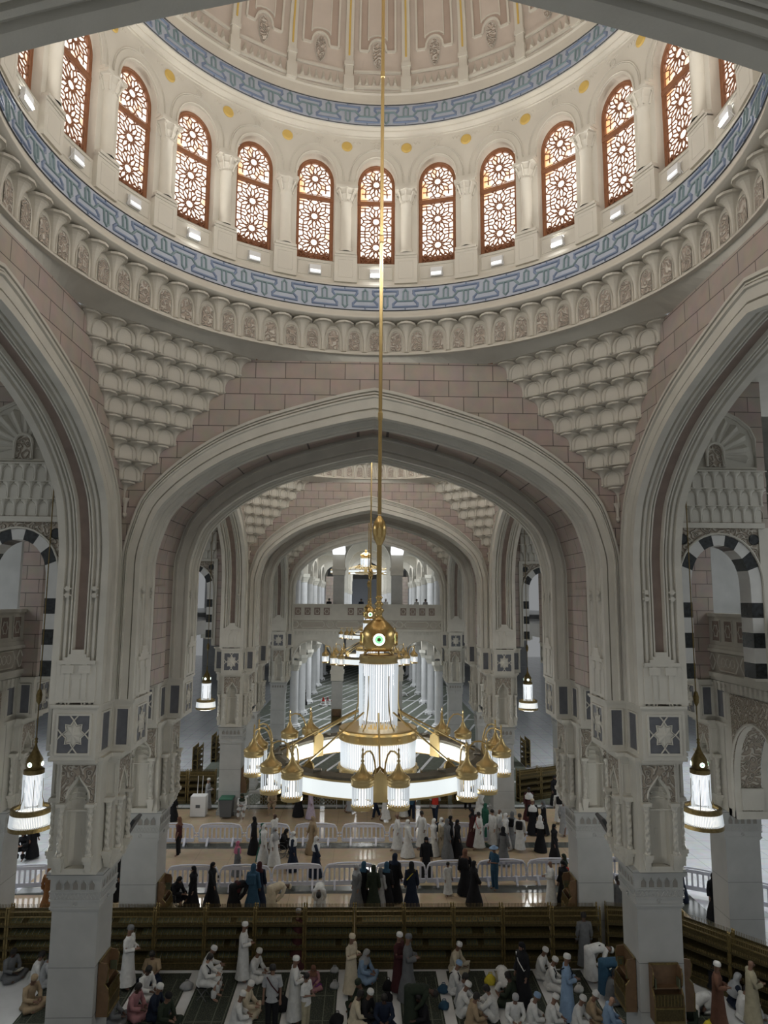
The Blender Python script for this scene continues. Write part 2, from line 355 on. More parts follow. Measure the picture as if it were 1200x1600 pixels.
def blue_band(name, Ra, za, Rb, zb):
    mb = MB(); n = 36
    mb.lathe([(Ra, za), (Rb, zb)], (0, YC, 0), 144)
    mb.lathe([(Ra - .01, za), (Ra - .03, za + .015), (Ra - .01, za + .03)], (0, YC, 0), 144, mi=3)
    mb.lathe([(Rb - .01, zb - .03), (Rb - .03, zb - .015), (Rb - .01, zb)], (0, YC, 0), 144, mi=3)
    def pt(u, v, h):  # u in motif widths
        r = lerp(Ra, Rb, v) - h; t = u * 2 * pi / n + radians(2.4)
        return Vector((r * sin(t), YC + r * cos(t), lerp(za, zb, v)))
    wu = 2 * pi * Ra / n; hv = zb - za
    def bar(u0, v0, u1, v1, w=.038, mi=1, h=.03):
        du, dv = (u1 - u0) * wu, (v1 - v0) * hv; L = math.hypot(du, dv); du /= L; dv /= L
        a0 = (u0 * wu - du * w * .6, v0 * hv - dv * w * .6); a1 = (u1 * wu + du * w * .6, v1 * hv + dv * w * .6)
        q = [(a0[0] - dv * w, a0[1] + du * w), (a0[0] + dv * w, a0[1] - du * w), (a1[0] + dv * w, a1[1] - du * w), (a1[0] - dv * w, a1[1] + du * w)]
        q2 = [(a0[0] - dv * w * .5, a0[1] + du * w * .5), (a0[0] + dv * w * .5, a0[1] - du * w * .5), (a1[0] + dv * w * .5, a1[1] - du * w * .5), (a1[0] - dv * w * .5, a1[1] + du * w * .5)]
        mb.add([pt(x / wu, y / hv, 0) for x, y in q] + [pt(x / wu, y / hv, h) for x, y in q2], [(4, 5, 6, 7), (0, 1, 5, 4), (1, 2, 6, 5), (2, 3, 7, 6), (3, 0, 4, 7)], mi)
    def path(pts, mi, w=.038, h=.03):
        for a, b in zip(pts, pts[1:]): bar(*a, *b, w, mi, h)
    for k in range(n):
        o = k
        path([(o - .24, .60), (o - .30, .72), (o - .30, .84), (o + .30, .84), (o + .30, .72), (o + .24, .60)], 1)
        path([(o + .26, .40), (o + .20, .30), (o + .20, .18), (o + .80, .18), (o + .80, .30), (o + .74, .40)], 1)
        path([(o - .20, .64), (o + .20, .64), (o + .32, .42), (o + .68, .42), (o + .80, .64)], 2, .034)
        path([(o - .055, .6), (o - .055, .22), (o, .12), (o + .055, .22), (o + .055, .6)], 2, .028, .04)
        path([(o + .445, .42), (o + .445, .80), (o + .5, .90), (o + .555, .80), (o + .555, .42)], 2, .028, .04)
        bar(o, .86, o, .94, .02, 1); bar(o + .5, .08, o + .5, .16, .02, 1)
    return keep(struct(mb, name, ['skyblue', 'midblue', 'greyteal', 'darkline']))
blue_band('trim_8', 6.80, 8.45, 6.89, 9.23)
blue_band('trim_9', 6.72, 14.33, 6.84, 15.13)

# drum wall with 24 arched openings
RD = 7.0; NW = 24; SW = 2 * pi * RD / NW
def opening(hw, z0, zs, za, n=6):
    h = [(-hw, zs), (-hw * .985, lerp(zs, za, .22)), (-hw * .92, lerp(zs, za, .44)), (-hw * .78, lerp(zs, za, .66)), (-hw * .58, lerp(zs, za, .83)), (-hw * .30, lerp(zs, za, .955)), (0, za)]
    h = smooth_curve(h, 2); return [(-hw, z0)] + h + [(-x, z) for x, z in h[-2::-1]] + [(hw, z0)]
OP = opening(.585, 10.02, 12.62, 13.42)
mb = MB()
for k in range(NW):
    c0 = k * SW; p = lambda s, z, d=0: cyl(RD, c0 + s, d, z)
    mb.grid([[p(s, 9.33) for s in (-SW / 2, -.585, -.3, 0, .3, .585, SW / 2)], [p(s, 10.02) for s in (-SW / 2, -.585, -.3, 0, .3, .585, SW / 2)]])
    for a, b in ((-SW / 2, -.585), (.585, SW / 2)): mb.grid([[p(a, 10.02), p(b, 10.02)], [p(a, 14.25), p(b, 14.25)]])
    ar = OP[1:-1]; mb.grid([[p(s, z) for s, z in ar], [p(s, 14.25) for s, z in ar]])
    mb.grid([[p(s, z, 0) for s, z in OP], [p(s * .99, z, -.06) for s, z in OP], [p(s * .96, z, -.2) for s, z in OP], [p(s * .96, z, -.34) for s, z in OP]])
    mb.grid([[p(-.585, 10.02, 0), p(.585, 10.02, 0)], [p(-.56, 10.02, -.34), p(.56, 10.02, -.34)]])
    for hw, zz, r in ((.64, 13.5, .022), (.84, 13.74, .018), (.80, 13.70, .012)):
        o = opening(hw, 12.45, 12.62, zz); mb.tube([p(s, z, .01) for s, z in o if abs(s) < SW / 2], r, 5, cap=False)
    for z0, z1, w2 in ((9.52, 9.94, .5),):
        for a, b in (((-w2, z0), (w2, z0)), ((w2, z0), (w2, z1)), ((w2, z1), (-w2, z1)), ((-w2, z1), (-w2, z0))): mb.tube([p(*a, .0), p(*b, .0)], .014, 4, cap=False)
    mb.lathe([(.11, 0), (.09, .03), (.05, .045), (.0, .05)], (0, 0, 0), 4) if 0 else None
    # rosette bosses above each window and spandrel scrolls
    mb.tube([p(.075 * cos(t), 13.86 + .10 * sin(t), .01) for t in [pi * j / 5 for j in range(11)]], .02, 5, cap=False)
    mb.tube([p(.20 * sin(3 * t) + .0, 13.98 + .04 * sin(6 * t), .0) for t in [pi * j / 12 for j in range(9)]], .010, 4, cap=False)
    for sg in (-1, 1):
        q = SW / 2 - .17 * 1; mb.tube([p(sg * (SW / 2 - .20 - .22 * j / 8), 13.92 + .05 * sin(j * 1.6) + .004 * j, .0) for j in range(9)], .012, 4, cap=False)
        mb.tube([p(sg * (SW / 2 - .21 * cos(t)), 13.78 + .21 * sin(t), .0) for t in [pi * .95 * j / 8 for j in range(9)]], .008, 4, cap=False)
mb.lathe([(7.0, 14.1), (6.96, 14.11), (6.96, 14.15), (6.92, 14.17), (6.86, 14.24), (6.86, 14.28), (6.76, 14.31), (6.74, 14.35)], (0, YC, 0), 144)
mb.lathe([(6.84, 15.12), (6.80, 15.13), (6.80, 15.17), (6.84, 15.18), (6.84, 15.45), (6.80, 15.5), (6.84, 15.56), (6.84, 15.62)], (0, YC, 0), 144)
keep(struct(mb, 'wall_drum', 'cream2'))

# windows: timber frame, star lattice, lit panes (built around the dome axis, then turned)
def wput(s, z, d): t = s / RD; r = RD - d; return Vector((r * sin(t), r * cos(t), z))
def make_window():
    fr = MB(); O = opening(.56, 10.03, 12.6, 13.36); I = opening(.465, 10.14, 12.6, 13.23)
    fr.grid([[wput(s, z, -.20) for s, z in O], [wput(s, z, -.20) for s, z in I], [wput(s, z, -.27) for s, z in I]])
    M2 = opening(.525, 10.07, 12.6, 13.31); fr.tube([wput(s, z, -.2) for s, z in M2], .014, 4, cap=False)
    for z0, z1, d in ((10.03, 10.12, -.2), (12.03, 12.15, -.19)):
        fr.add([wput(s, z, dd) for dd in (d, -.27) for z in (z0, z1) for s in (-.56, .56)], [(0, 1, 3, 2), (4, 6, 7, 5), (0, 4, 5, 1), (2, 3, 7, 6)])
    for z in (12.0, 12.18): fr.tube([wput(-.52, z, -.2), wput(.52, z, -.2)], .014, 4)
    w = fr.build('window_frame', 'frame')
    la = MB()
    def inside(s, z):
        if abs(s) > .49 or z < 10.1: return False
        if z > 12.6: return z < 13.28 - .66 * (abs(s) / .49) ** 2.6
        return True
    def bar(a, b, r=.019):
        m = ((a[0] + b[0]) / 2, (a[1] + b[1]) / 2)
        if inside(*m): la.tube([wput(a[0], a[1], -.235), wput(b[0], b[1], -.235)], r, 4, cap=False)
    def rosette(cx, cz, R, n=12, zlo=0, zhi=99):
        P_ = lambda r, k: (cx + r * R * sin(2 * pi * k / n), cz + r * R * cos(2 * pi * k / n))
        def B(a, b):
            if zlo < (a[1] + b[1]) / 2 < zhi: bar(a, b)
        for k in range(n):
            B(P_(.24, k), P_(.24, k + 1)); B(P_(.24, k), P_(.50, k + .5)); B(P_(.24, k + 1), P_(.50, k + .5))
            B(P_(.50, k + .5), P_(.80, k + .16)); B(P_(.50, k + .5), P_(.80, k + .84)); B(P_(.80, k + .16), P_(.80, k - .16))
            B(P_(.80, k + .16), P_(1.0, k + .5)); B(P_(.80, k + .84), P_(1.0, k + .5)); B(P_(1.0, k + .5), P_(1.18, k + .2)); B(P_(1.0, k + .5), P_(1.18, k + .8))
    rosette(0, 12.74, .46, 12, 12.15)
    rosette(0, 11.52, .47, 12, 11.05, 12.05); rosette(0, 10.68, .47, 12, 10.1, 11.1)
    for x in (-.46, .46): bar((x, 10.1), (x, 12.05), .011)
    for z in (11.95, 11.1): bar((-.48, z), (-.2, z)); bar((.2, z), (.48, z))
    for k in range(7):                                            # close-set bottom grille
        x = -.45 + .15 * k; bar((x, 10.12), (x + .15, 10.30)); bar((x + .15, 10.12), (x, 10.30)); bar((x, 10.30), (x + .075, 10.42)); bar((x + .15, 10.3), (x + .075, 10.42))
    la.build('lattice', 'frame', w)
    gl = MB(); gl.add([wput(s, z, -.31) for s, z in opening(.57, 10.36, 12.6, 13.38)], [tuple(range(len(opening(.57, 10.36, 12.6, 13.38))))]); gl.build('pane', 'glass', w)
    bk = MB(); bk.add([wput(s, z, -.30) for s, z in ((-.55, 10.05), (.55, 10.05), (.55, 10.44), (.3, 10.40), (.1, 10.47), (-.15, 10.38), (-.55, 10.43))], [tuple(range(7))]); bk.build('parapet_strip', 'wood', w)  # added brown sheet standing in for the parapet outside the window
    w.location = (0, YC, 0); return w
win = make_window(); win.name = 'window_1'; win['kind'] = 'structure'; windows = [win]
for k in range(1, NW):
    c = copy_tree(win); c.rotation_euler.z = -k * 2 * pi / NW; c.name = 'window_%d' % (k + 1); windows.append(c)

# engaged colonnettes on pedestals between the windows
def make_colonnette():
    base = MB(); p = lambda s, z, d: wput(s, z, d)
    def blk(w, z0, z1, d1, d0=-.02):
        base.add([p(s, z, d) for z in (z0, z1) for s, d in ((-w, d0), (-w, d1), (w, d1), (w, d0))], [(0, 1, 2, 3), (7, 6, 5, 4), (0, 4, 5, 1), (1, 5, 6, 2), (2, 6, 7, 3)])
    blk(.345, 9.36, 10.22, .13); blk(.32, 10.22, 10.30, .17); blk(.345, 10.14, 10.18, .15)
    for a, b in (((-.22, 9.5), (.22, 9.5)), ((.22, 9.5), (.22, 10.05)), ((.22, 10.05), (-.22, 10.05)), ((-.22, 10.05), (-.22, 9.5))): base.tube([p(*a, .13), p(*b, .13)], .012, 4)
    r = base.build('pedestal', 'cream2')
    sh = MB(); c = wput(0, 0, .02)
    sh.lathe([(.21, 10.30), (.21, 10.36), (.18, 10.40), (.185, 10.44), (.165, 10.48), (.16, 11.82), (.18, 11.85), (.18, 11.88)], (c.x, c.y, 0), 20)
    sh.build('shaft', 'cream2', r, smooth=True)
    cp = MB(); cp.lathe([(.165, 11.88), (.18, 11.95), (.25, 12.1), (.23, 12.12), (.28, 12.26), (.30, 12.28)], (c.x, c.y, 0), 8)
    for j in range(8):
        t = pi / 4 * j; cp.tube([(c.x + .19 * sin(t), c.y + .19 * cos(t), 11.93), (c.x + .26 * sin(t), c.y + .26 * cos(t), 12.12), (c.x + .31 * sin(t), c.y + .31 * cos(t), 12.2), (c.x + .26 * sin(t), c.y + .26 * cos(t), 12.24)], .03, 5)
    for w, z0, z1, d1 in ((.33, 12.28, 12.36, .26), (.345, 12.36, 12.44, .16), (.31, 12.44, 12.62, .03)):
        cp.add([p(s, z, d) for z in (z0, z1) for s, d in ((-w, -.02), (-w, d1), (w, d1), (w, -.02))], [(0, 1, 2, 3), (7, 6, 5, 4), (0, 4, 5, 1), (1, 5, 6, 2), (2, 6, 7, 3)])
    cp.build('capital', 'cream2', r)
    r.name = 'engaged_colonnette'; r.location = (0, YC, 0)
    return r
def ring_label(i, n):
    """place on the ring seen from the photograph: 0 = straight ahead"""
    a = (i + n / 2) % n - n / 2; return a
col0 = make_colonnette(); colonnettes = [col0]; col0.rotation_euler.z = -pi / NW
for k in range(1, NW): c = copy_tree(col0); c.rotation_euler.z = -(k + .5) * 2 * pi / NW; colonnettes.append(c)
ORD = ['first', 'second', 'third', 'fourth', 'fifth', 'sixth', 'seventh', 'eighth', 'ninth', 'tenth', 'eleventh', 'twelfth']
for k, c in enumerate(colonnettes):
    right = k < 12; i = k if right else 23 - k
    tag(c, 'cream engaged colonnette in the drum, %s to the %s of the central window' % (ORD[i], 'right' if right else 'left'), 'column', 'colonnettes between the dome windows')
# gold medallions
md = MB(); c = wput(0, 13.79, .01); md.lathe([(0, .03), (.12, .03), (.15, .015), (.165, 0)], (0, 0, 0), 20)
md.v = [Vector((v.x, -v.z + c.y, v.y + 13.79)) for v in md.v]
m0 = md.build('gold_medallion', 'medal', smooth=False); m0.location = (0, YC, 0); m0.rotation_euler.z = -pi / NW; meds = [m0]
for k in range(1, NW): c = m0.copy(); COL.objects.link(c); c.rotation_euler.z = -(k + .5) * 2 * pi / NW; meds.append(c)
for k, c in enumerate(meds):
    right = k < 12; i = k if right else 23 - k
    tag(c, 'gold medallion between window arches, %s to the %s of the central window' % (ORD[i], 'right' if right else 'left'), 'medallion', 'gold medallions in the drum')

# dome with ribs and framed rose panels
HD = 8.7; Z0D = 15.6
def RDm(z): return 6.84 * sqrt(max(0, 1 - ((z - Z0D) / HD) ** 2))
def dput(s, z, d):   # s in metres at the springing
    t = s / 6.84; r = RDm(z) - d; return Vector((r * sin(t), YC + r * cos(t), z))
mb = MB(); prof = [(RDm(Z0D + HD * sin(pi / 2 * k / 20)), Z0D + HD * sin(pi / 2 * k / 20)) for k in range(20)] + [(.02, Z0D + HD)]
mb.lathe(prof, (0, YC, 0), 96)
SP = 2 * pi * 6.84 / 24
zz = [16.9 + .45 * j for j in range(15)]
for k in range(24):
    c0 = k * SP; 
    def strip(pts, w, d, mi, d0=0):
        for a, b in zip(pts, pts[1:]):
            L = math.hypot(b[0] - a[0], b[1] - a[1]) or 1; nx, nz = -(b[1] - a[1]) / L * w, (b[0] - a[0]) / L * w
            q = [(a[0] + nx, a[1] + nz), (a[0] - nx, a[1] - nz), (b[0] - nx, b[1] - nz), (b[0] + nx, b[1] + nz)]
            mb.add([dput(c0 + x, z, d0) for x, z in q] + [dput(c0 + x, z, d) for x, z in q], [(4, 5, 6, 7), (0, 1, 5, 4), (1, 2, 6, 5), (2, 3, 7, 6), (3, 0, 4, 7)], mi)
    h = SP / 2
    strip([(h, 15.5)] + [(h, z) for z in [16.2] + zz], .125, .12, 1, -.02)
    strip([(h, 15.52), (h, 15.95)], .16, .15, 1, -.05); strip([(h, 16.3), (h, 16.42)], .15, .15, 1)
    strip([(h, z) for z in [16.6] + zz], .028, .14, 3, .1)
    # rose field and lighter inner field
    outl = lambda z: .56
    arc = [(-.30, 16.85)] + [(-.27 * cos(t), 16.90 + .32 * sin(t)) for t in [pi * j / 8 for j in range(9)]] + [(.30, 16.85)]
    bot = [(-.56, 16.85)] + arc + [(.56, 16.85)]
    for a, b in zip(bot, bot[1:]):
        if b[0] - a[0] > 1e-4: mb.grid([[dput(c0 + a[0], a[1], .015), dput(c0 + b[0], b[1], .015)]] + [[dput(c0 + a[0], z, .015), dput(c0 + b[0], z, .015)] for z in zz[1:]], 2)
    strip([(-.56, z) for z in zz[::-1]] + bot[0:] + [(.56, z) for z in zz], .03, .06, 1)
    arc2 = [(-.30, 17.2)] + [(-.30 * cos(t), 17.2 + .15 * sin(t)) for t in [pi * j / 6 for j in range(7)]] + [(.30, 17.2)]
    for a, b in zip(arc2, arc2[1:]):
        if b[0] - a[0] > 1e-4: mb.grid([[dput(c0 + a[0], a[1], .03), dput(c0 + b[0], b[1], .03)]] + [[dput(c0 + a[0], z, .03), dput(c0 + b[0], z, .03)] for z in zz[2:]], 0)
    strip([(-.30, z) for z in zz[:0:-1]] + arc2 + [(.30, z) for z in zz[1:]], .016, .045, 1)
    leaf = [(0, 16.32), (.11, 16.48), (.16, 16.7), (.14, 16.95), (.06, 17.08), (0, 17.12), (-.06, 17.08), (-.14, 16.95), (-.16, 16.7), (-.11, 16.48)]
    mb.add([dput(c0 + x, z, .05) for x, z in leaf], [tuple(range(len(leaf)))], 4)
    mb.add([dput(c0 + x * 1.12, 16.7 + (z - 16.7) * 1.08, .03) for x, z in leaf], [tuple(range(len(leaf)))], 1)
    for j in range(6):                                            # pointed dog-tooth band
        x = -.66 + .22 * j + .11; 
        mb.add([dput(c0 + x - .10, 15.68, .02), dput(c0 + x + .10, 15.68, .02), dput(c0 + x, 16.10, .02), dput(c0 + x, 15.80, .12)], [(0, 1, 3), (1, 2, 3), (2, 0, 3)], 1)
    strip([(-.74, 16.16), (.74, 16.16)], .03, .07, 1); strip([(-.74, 15.65), (.74, 15.65)], .03, .09, 1)
keep(struct(mb, 'ceiling', ['dome', 'cream2', 'pinkpl', 'medal', 'carve']))

# stalactite pendentives in the four corners
def pendentive():
    mb = MB(); q = sqrt(2); st = .456; tz = .53
    def put(s, d, z): return Vector((((0 + d) + s) / q, (s - d) / q, z))      # corner at the origin, room towards +x, -y
    for n in range(8, 0, -1):
        zt = ZT - (8 - n) * tz; zb = zt - tz; hb = (n - 1) * st / q; hf = n * st / q; wd_ = hf * 2 / n
        mb.add([put(-hb - .02, hb, zb), put(hb + .02, hb, zb), put(hb + .02, hb, zt), put(-hb - .02, hb, zt)], [(0, 1, 2, 3)])
        mb.add([put(-hf, hf, zt), put(hf, hf, zt), put(hb, hb, zt), put(-hb, hb, zt)], [(0, 1, 2, 3)])
        mb.add([put(-hf, hf, zt - .002), put(hf, hf, zt - .002), put(hf, hf, zt + .03), put(-hf, hf, zt + .03)], [(0, 1, 2, 3)])
        for i in range(n):
            s0 = (i - (n - 1) / 2) * wd_
            trumpet(mb, s0, zb + .07, zt - .055, wd_ * .99, st / q, lambda s, d, z, hb=hb: put(s, hb + d, z), lip=.05, foot=.032)
        for i in range(n - 1):
            s0 = (i - (n - 2) / 2) * wd_; niche_arc(mb, s0, zb + .05, zt - .1, .2, lambda s, d, z, hb=hb: put(s, hb + d, z), .02)
    z1 = ZT - 8 * tz
    rows = []
    for z, r in ((z1 + .06, .12), (z1, .10), (z1 - .1, .055), (z1 - .35, .045), (z1 - .38, .065), (z1 - .45, .06), (z1 - .5, .01)):
        rows.append([Vector((r * cos(t) + .06, r * sin(t) - .06, z)) for t in [2 * pi * k / 10 for k in range(10)]])
    mb.grid(rows, 0, True)
    return mb.build('stalactite_pendentive', 'cream2')
pd = pendentive(); pd.location = (-W, Y1, 0); pends = [pd]
for i, (x, y, a) in enumerate(((W, Y1, -pi / 2), (W, 2 * YC - Y1, pi), (-W, 2 * YC - Y1, pi / 2))):
    c = pd.copy(); COL.objects.link(c); c.location = (x, y, 0); c.rotation_euler.z = a; pends.append(c)

# ================================================================ PIERS
def twist(mb, c, r, z0, z1, n=10, turns=5, mi=0, k=30):
    rows = []
    for i in range(k + 1):
        z = lerp(z0, z1, i / k); a = 2 * pi * turns * i / k / 3
        rows.append([(c[0] + r * (1 + .26 * cos(2 * t + a * 3)) * cos(t), c[1] + r * (1 + .26 * cos(2 * t + a * 3)) * sin(t), z) for t in [2 * pi * j / n for j in range(n)]])
    mb.grid(rows, mi, True)
def fput(cx, cy, face):
    """face frame: s along the face, d outwards"""
    if face == 'f': return lambda s, z, d: Vector((cx + s, cy - d, z))
    if face == 'b': return lambda s, z, d: Vector((cx - s, cy + d, z))
    if face == 'r': return lambda s, z, d: Vector((cx + d, cy + s, z))
    return lambda s, z, d: Vector((cx - d, cy - s, z))
def pbox(mb, put, s0, s1, z0, z1, d0, d1, mi=0):
    mb.add([put(s, z, d) for z in (z0, z1) for s, d in ((s0, d1), (s1, d1), (s1, d0), (s0, d0))], [(3, 2, 1, 0), (4, 5, 6, 7), (0, 1, 5, 4), (1, 2, 6, 5), (2, 3, 7, 6), (3, 0, 4, 7)], mi)
def pframe(mb, put, s0, s1, z0, z1, w, d, mi=0):
    pbox(mb, put, s0, s1, z0, z0 + w, 0, d, mi); pbox(mb, put, s0, s1, z1 - w, z1, 0, d, mi)
    pbox(mb, put, s0, s0 + w, z0 + w, z1 - w, 0, d, mi); pbox(mb, put, s1 - w, s1, z0 + w, z1 - w, 0, d, mi)
def ogee(hw, z0, zs, za):
    return [(-hw, z0), (-hw, zs), (-hw * .9, lerp(zs, za, .3)), (-hw * .62, lerp(zs, za, .55)), (-hw * .3, lerp(zs, za, .75)), (0, za), (hw * .3, lerp(zs, za, .75)), (hw * .62, lerp(zs, za, .55)), (hw * .9, lerp(zs, za, .3)), (hw, zs), (hw, z0)]
def niche_face(mb, put, hw, z0=4.85, z1=7.8, nw=.26, dep=.25):
    o = ogee(nw, 5.0, 6.75, 7.25)
    mb.grid([[put(s, z, 0) for s, z in o[1:-1]], [put(s, z1, 0) for s, z in o[1:-1]]])
    for a, b in ((-hw, -nw), (nw, hw)): mb.grid([[put(a, z0, 0), put(b, z0, 0)], [put(a, z1, 0), put(b, z1, 0)]])
    mb.grid([[put(-nw, z0, 0), put(nw, z0, 0)], [put(-nw, 5.0, 0), put(nw, 5.0, 0)]])
    mb.grid([[put(s, z, 0) for s, z in o], [put(s * .9, z, -dep * .7) for s, z in o], [put(s * .5, z, -dep) for s, z in o], [put(0, z, -dep) for s, z in o]])
    mb.add([put(-nw, 5, 0), put(nw, 5, 0), put(nw * .5, 5, -dep), put(-nw * .5, 5, -dep)], [(0, 1, 2, 3)])
    oo = ogee(nw + .05, 5.6, 6.75, 7.33); mb.tube([put(s, z, .03) for s, z in oo[1:-1]], .028, 5, cap=False)
    # carved spandrels beside the arch
    for sg in (-1, 1):
        pts = [(sg * nw * 1.2, 6.6), (sg * (nw + .19), 6.6), (sg * (nw + .19), 7.6), (0, 7.6), (0, 7.36), (sg * nw * .75, 7.1), (sg * nw * 1.15, 6.85)]
        mb.add([put(s, z, .035) for s, z in pts], [tuple(range(7))], 1)
    pframe(mb, put, -nw - .22, nw + .22, 6.45, 7.66, .03, .06)
    for k in range(3): mb.tube([put(nw * .8 * cos(t), 6.72 + .14 * k, -dep * .75 * sin(t)) for t in [pi * j / 6 for j in range(7)]], .02, 4, cap=False)
    pbox(mb, put, -.05, .05, 5.75, 5.9, -dep, -dep + .015)
def colonnette_at(root, put, s, d=.09):
    mb = MB(); c = put(s, 0, d); r = .062
    twist(mb, (c.x, c.y), r, 5.42, 6.42)
    mb.lathe([(.085, 5.34), (.09, 5.38), (.07, 5.42)], (c.x, c.y, 0), 10); mb.lathe([(.065, 6.42), (.075, 6.44), (.07, 6.48), (.10, 6.56), (.11, 6.58)], (c.x, c.y, 0), 10)
    pbox(mb, put, s - .11, s + .11, 5.24, 5.34, 0, d + .11); pbox(mb, put, s - .12, s + .12, 6.58, 6.66, 0, d + .11)
    pbox(mb, put, s - .10, s + .10, 5.14, 5.24, 0, d + .05); pbox(mb, put, s - .08, s + .08, 5.02, 5.14, 0, d); pbox(mb, put, s - .06, s + .06, 4.92, 5.02, 0, d - .03)
    return mb.build('colonnette', 'cream', root)
def star_panel(root, put, hw, z0, z1):
    mb = MB(); zc = (z0 + z1) / 2; hz = (z1 - z0) / 2
    pbox(mb, put, -hw, hw, z0, z1, 0, .015, 0); pframe(mb, put, -hw - .03, hw + .03, z0 - .03, z1 + .03, .05, .05, 1)
    n = 8; st = []
    for k in range(16):
        r = (.62 if k % 2 == 0 else .43); a = pi / 8 * k; st.append((r * hw * sin(a), zc + r * hz * cos(a)))
    for k in range(16): mb.add([put(*st[k], .02), put(*st[(k + 1) % 16], .02), put(0, zc, .09)], [(0, 1, 2)], 1)
    mb.tube([put(s * 1.13, zc + (z - zc) * 1.13, .03) for s, z in st + st[:1]], .022, 4, 1, cap=False)
    for a in (0, pi / 2, pi, 3 * pi / 2):
        tip = (.70 * hw * sin(a), zc + .70 * hz * cos(a))
        for g in (-1, 1):
            e = (hw * sin(a) + g * .28 * hw * cos(a), zc + hz * cos(a) - g * .28 * hz * sin(a)); mb.tube([put(*tip, .03), put(*e, .03)], .02, 4, 1, cap=False)
    return mb.build('star_panel', ['blue', 'cream'], root)
def blue_panel(root, put, s0, s1, z0, z1):
    mb = MB(); pbox(mb, put, s0, s1, z0, z1, 0, .012, 0); pframe(mb, put, s0 - .03, s1 + .03, z0 - .03, z1 + .03, .045, .045, 1); return mb.build('blue_panel', ['blue', 'cream'], root)
def make_pier():
    root = empty('stone_pier')
    m = MB(); m.box(-.60, .60, -.55, .55, 0, 3.87, b=.015); m.box(-.68, .68, -.63, .63, 0, .22); m.box(-.64, .64, -.59, .59, .22, .30)
    for z in (1.25, 2.45): m.box(-.603, .603, -.553, .553, z, z + .008, 1)
    m.build('shaft', ['marble', 'darkline'], root)
    m = MB()
    for z0, z1, e in ((3.85, 3.9, .03), (3.9, 3.96, .06), (3.96, 4.10, .04), (4.10, 4.14, .07), (4.14, 4.32, .05), (4.32, 4.36, .08), (4.36, 4.66, .06), (4.66, 4.72, .11), (4.72, 4.78, .14)): m.box(-.6 - e, .6 + e, -.55 - e, .55 + e, z0, z1)
    m.box(-.74, .74, -.69, .69, 4.78, 4.80, 1); m.box(-.70, .74, -.72, .69, 4.80, 4.87)
    for face, cx, cy, hw in (('f', 0, -.61, .6), ('b', 0, .61, .6), ('r', .66, 0, .55), ('l', -.66, 0, .55)):
        pt = fput(cx, cy, face)
        for k in range(5):
            s = (k - 2) * .215; o = ogee(.07, 4.39, 4.5, 4.63)
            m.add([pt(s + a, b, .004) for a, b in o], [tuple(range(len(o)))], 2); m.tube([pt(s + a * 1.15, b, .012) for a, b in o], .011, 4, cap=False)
        for k in range(12):
            s = -.55 + .1 * k; m.tube([pt(s, 4.15, -.002), pt(s + .1, 4.31, -.002)], .009, 4, cap=False); m.tube([pt(s + .1, 4.15, -.002), pt(s, 4.31, -.002)], .009, 4, cap=False)
        m.tube([pt(.05 * cos(t), 4.03 + .05 * sin(t), -.01) for t in [pi * j / 5 for j in range(11)]], .02, 5, cap=False)
    m.build('capital_band', ['marble', 'darkline', 'recess_shade'], root)
    m = MB()
    m.box(-.34, .36, -.55, .55, 4.8, 7.85)
    # core block faces with niches, front block widens a little, side blocks
    niche_face(m, fput(.02, -.85, 'f'), .58); niche_face(m, fput(.02, .85, 'b'), .58)
    niche_face(m, fput(.82, .15, 'r'), .55); niche_face(m, fput(-.86, .15, 'l'), .55)
    for x in (-.56, .60):
        m.add([(x, -.85, 4.85), (x, .85, 4.85), (x, .85, 7.8), (x, -.85, 7.8)], [(0, 1, 2, 3)])
    for y in (-.40, .70):
        m.add([(-.86, y, 4.85), (.82, y, 4.85), (.82, y, 7.8), (-.86, y, 7.8)], [(0, 1, 2, 3)])
    m.add([(-.56, -.85, 4.85), (.6, -.85, 4.85), (.6, .85, 4.85), (-.56, .85, 4.85)], [(0, 1, 2, 3)])
    m.add([(-.86, -.4, 4.85), (.82, -.4, 4.85), (.82, .7, 4.85), (-.86, .7, 4.85)], [(0, 1, 2, 3)])
    for s in (-1, 1):                                             # plain panels over the side colonnettes
        pt = fput(.71 if s > 0 else -.71, -.40, 'f'); pframe(m, pt, -.11, .11, 6.75, 7.55, .02, .03); pbox(m, pt, -.14, .14, 6.62, 6.7, 0, .2)
        m.lathe([(.05, -.05), (.05, .05)], (.6 * s, -.6, 7.72), 8)
    for z0, z1, e in ((7.62, 7.68, .02), (7.68, 7.76, .07), (7.76, 7.86, .14)):
        m.box(-.56 - e, .6 + e, -.85 - e * 2.2, .85 + e * 2.2, z0, z1); m.box(-.86 - e, .82 + e * 1.4, -.4 - e, .7 + e, z0, z1)
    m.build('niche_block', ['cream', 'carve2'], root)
    for s in (-.38, .38): colonnette_at(root, fput(.02, -.85, 'f'), s)
    for s in (-.38, .38): colonnette_at(root, fput(.82, .15, 'r'), s)
    colonnette_at(root, fput(.71, -.40, 'f'), 0); colonnette_at(root, fput(-.75, -.40, 'f'), 0)
    m = MB(); z0, z1 = 7.86, 9.25
    def cross(e, za, zb):
        m.box(-.53 - e, .62 + e, -1.45 - e, 1.9 + e, za, zb); m.box(-1.13 - e, 1.17 + e, -.35 - e, 1.05 + e, za, zb)
    cross(0, z0, z1); cross(.03, z1 - .10, z1 - .06); cross(.06, z1 - .06, z1)
    m.box(-.50, .59, -1.28, 1.75, z0 - .12, z0)
    b = m.build('panel_band', 'cream', root)
    star_panel(b, fput(.045, -1.45, 'f'), .42, 8.02, 9.0); star_panel(b, fput(1.17, .35, 'r'), .42, 8.02, 9.0); star_panel(b, fput(-1.13, .35, 'l'), .42, 8.02, 9.0)
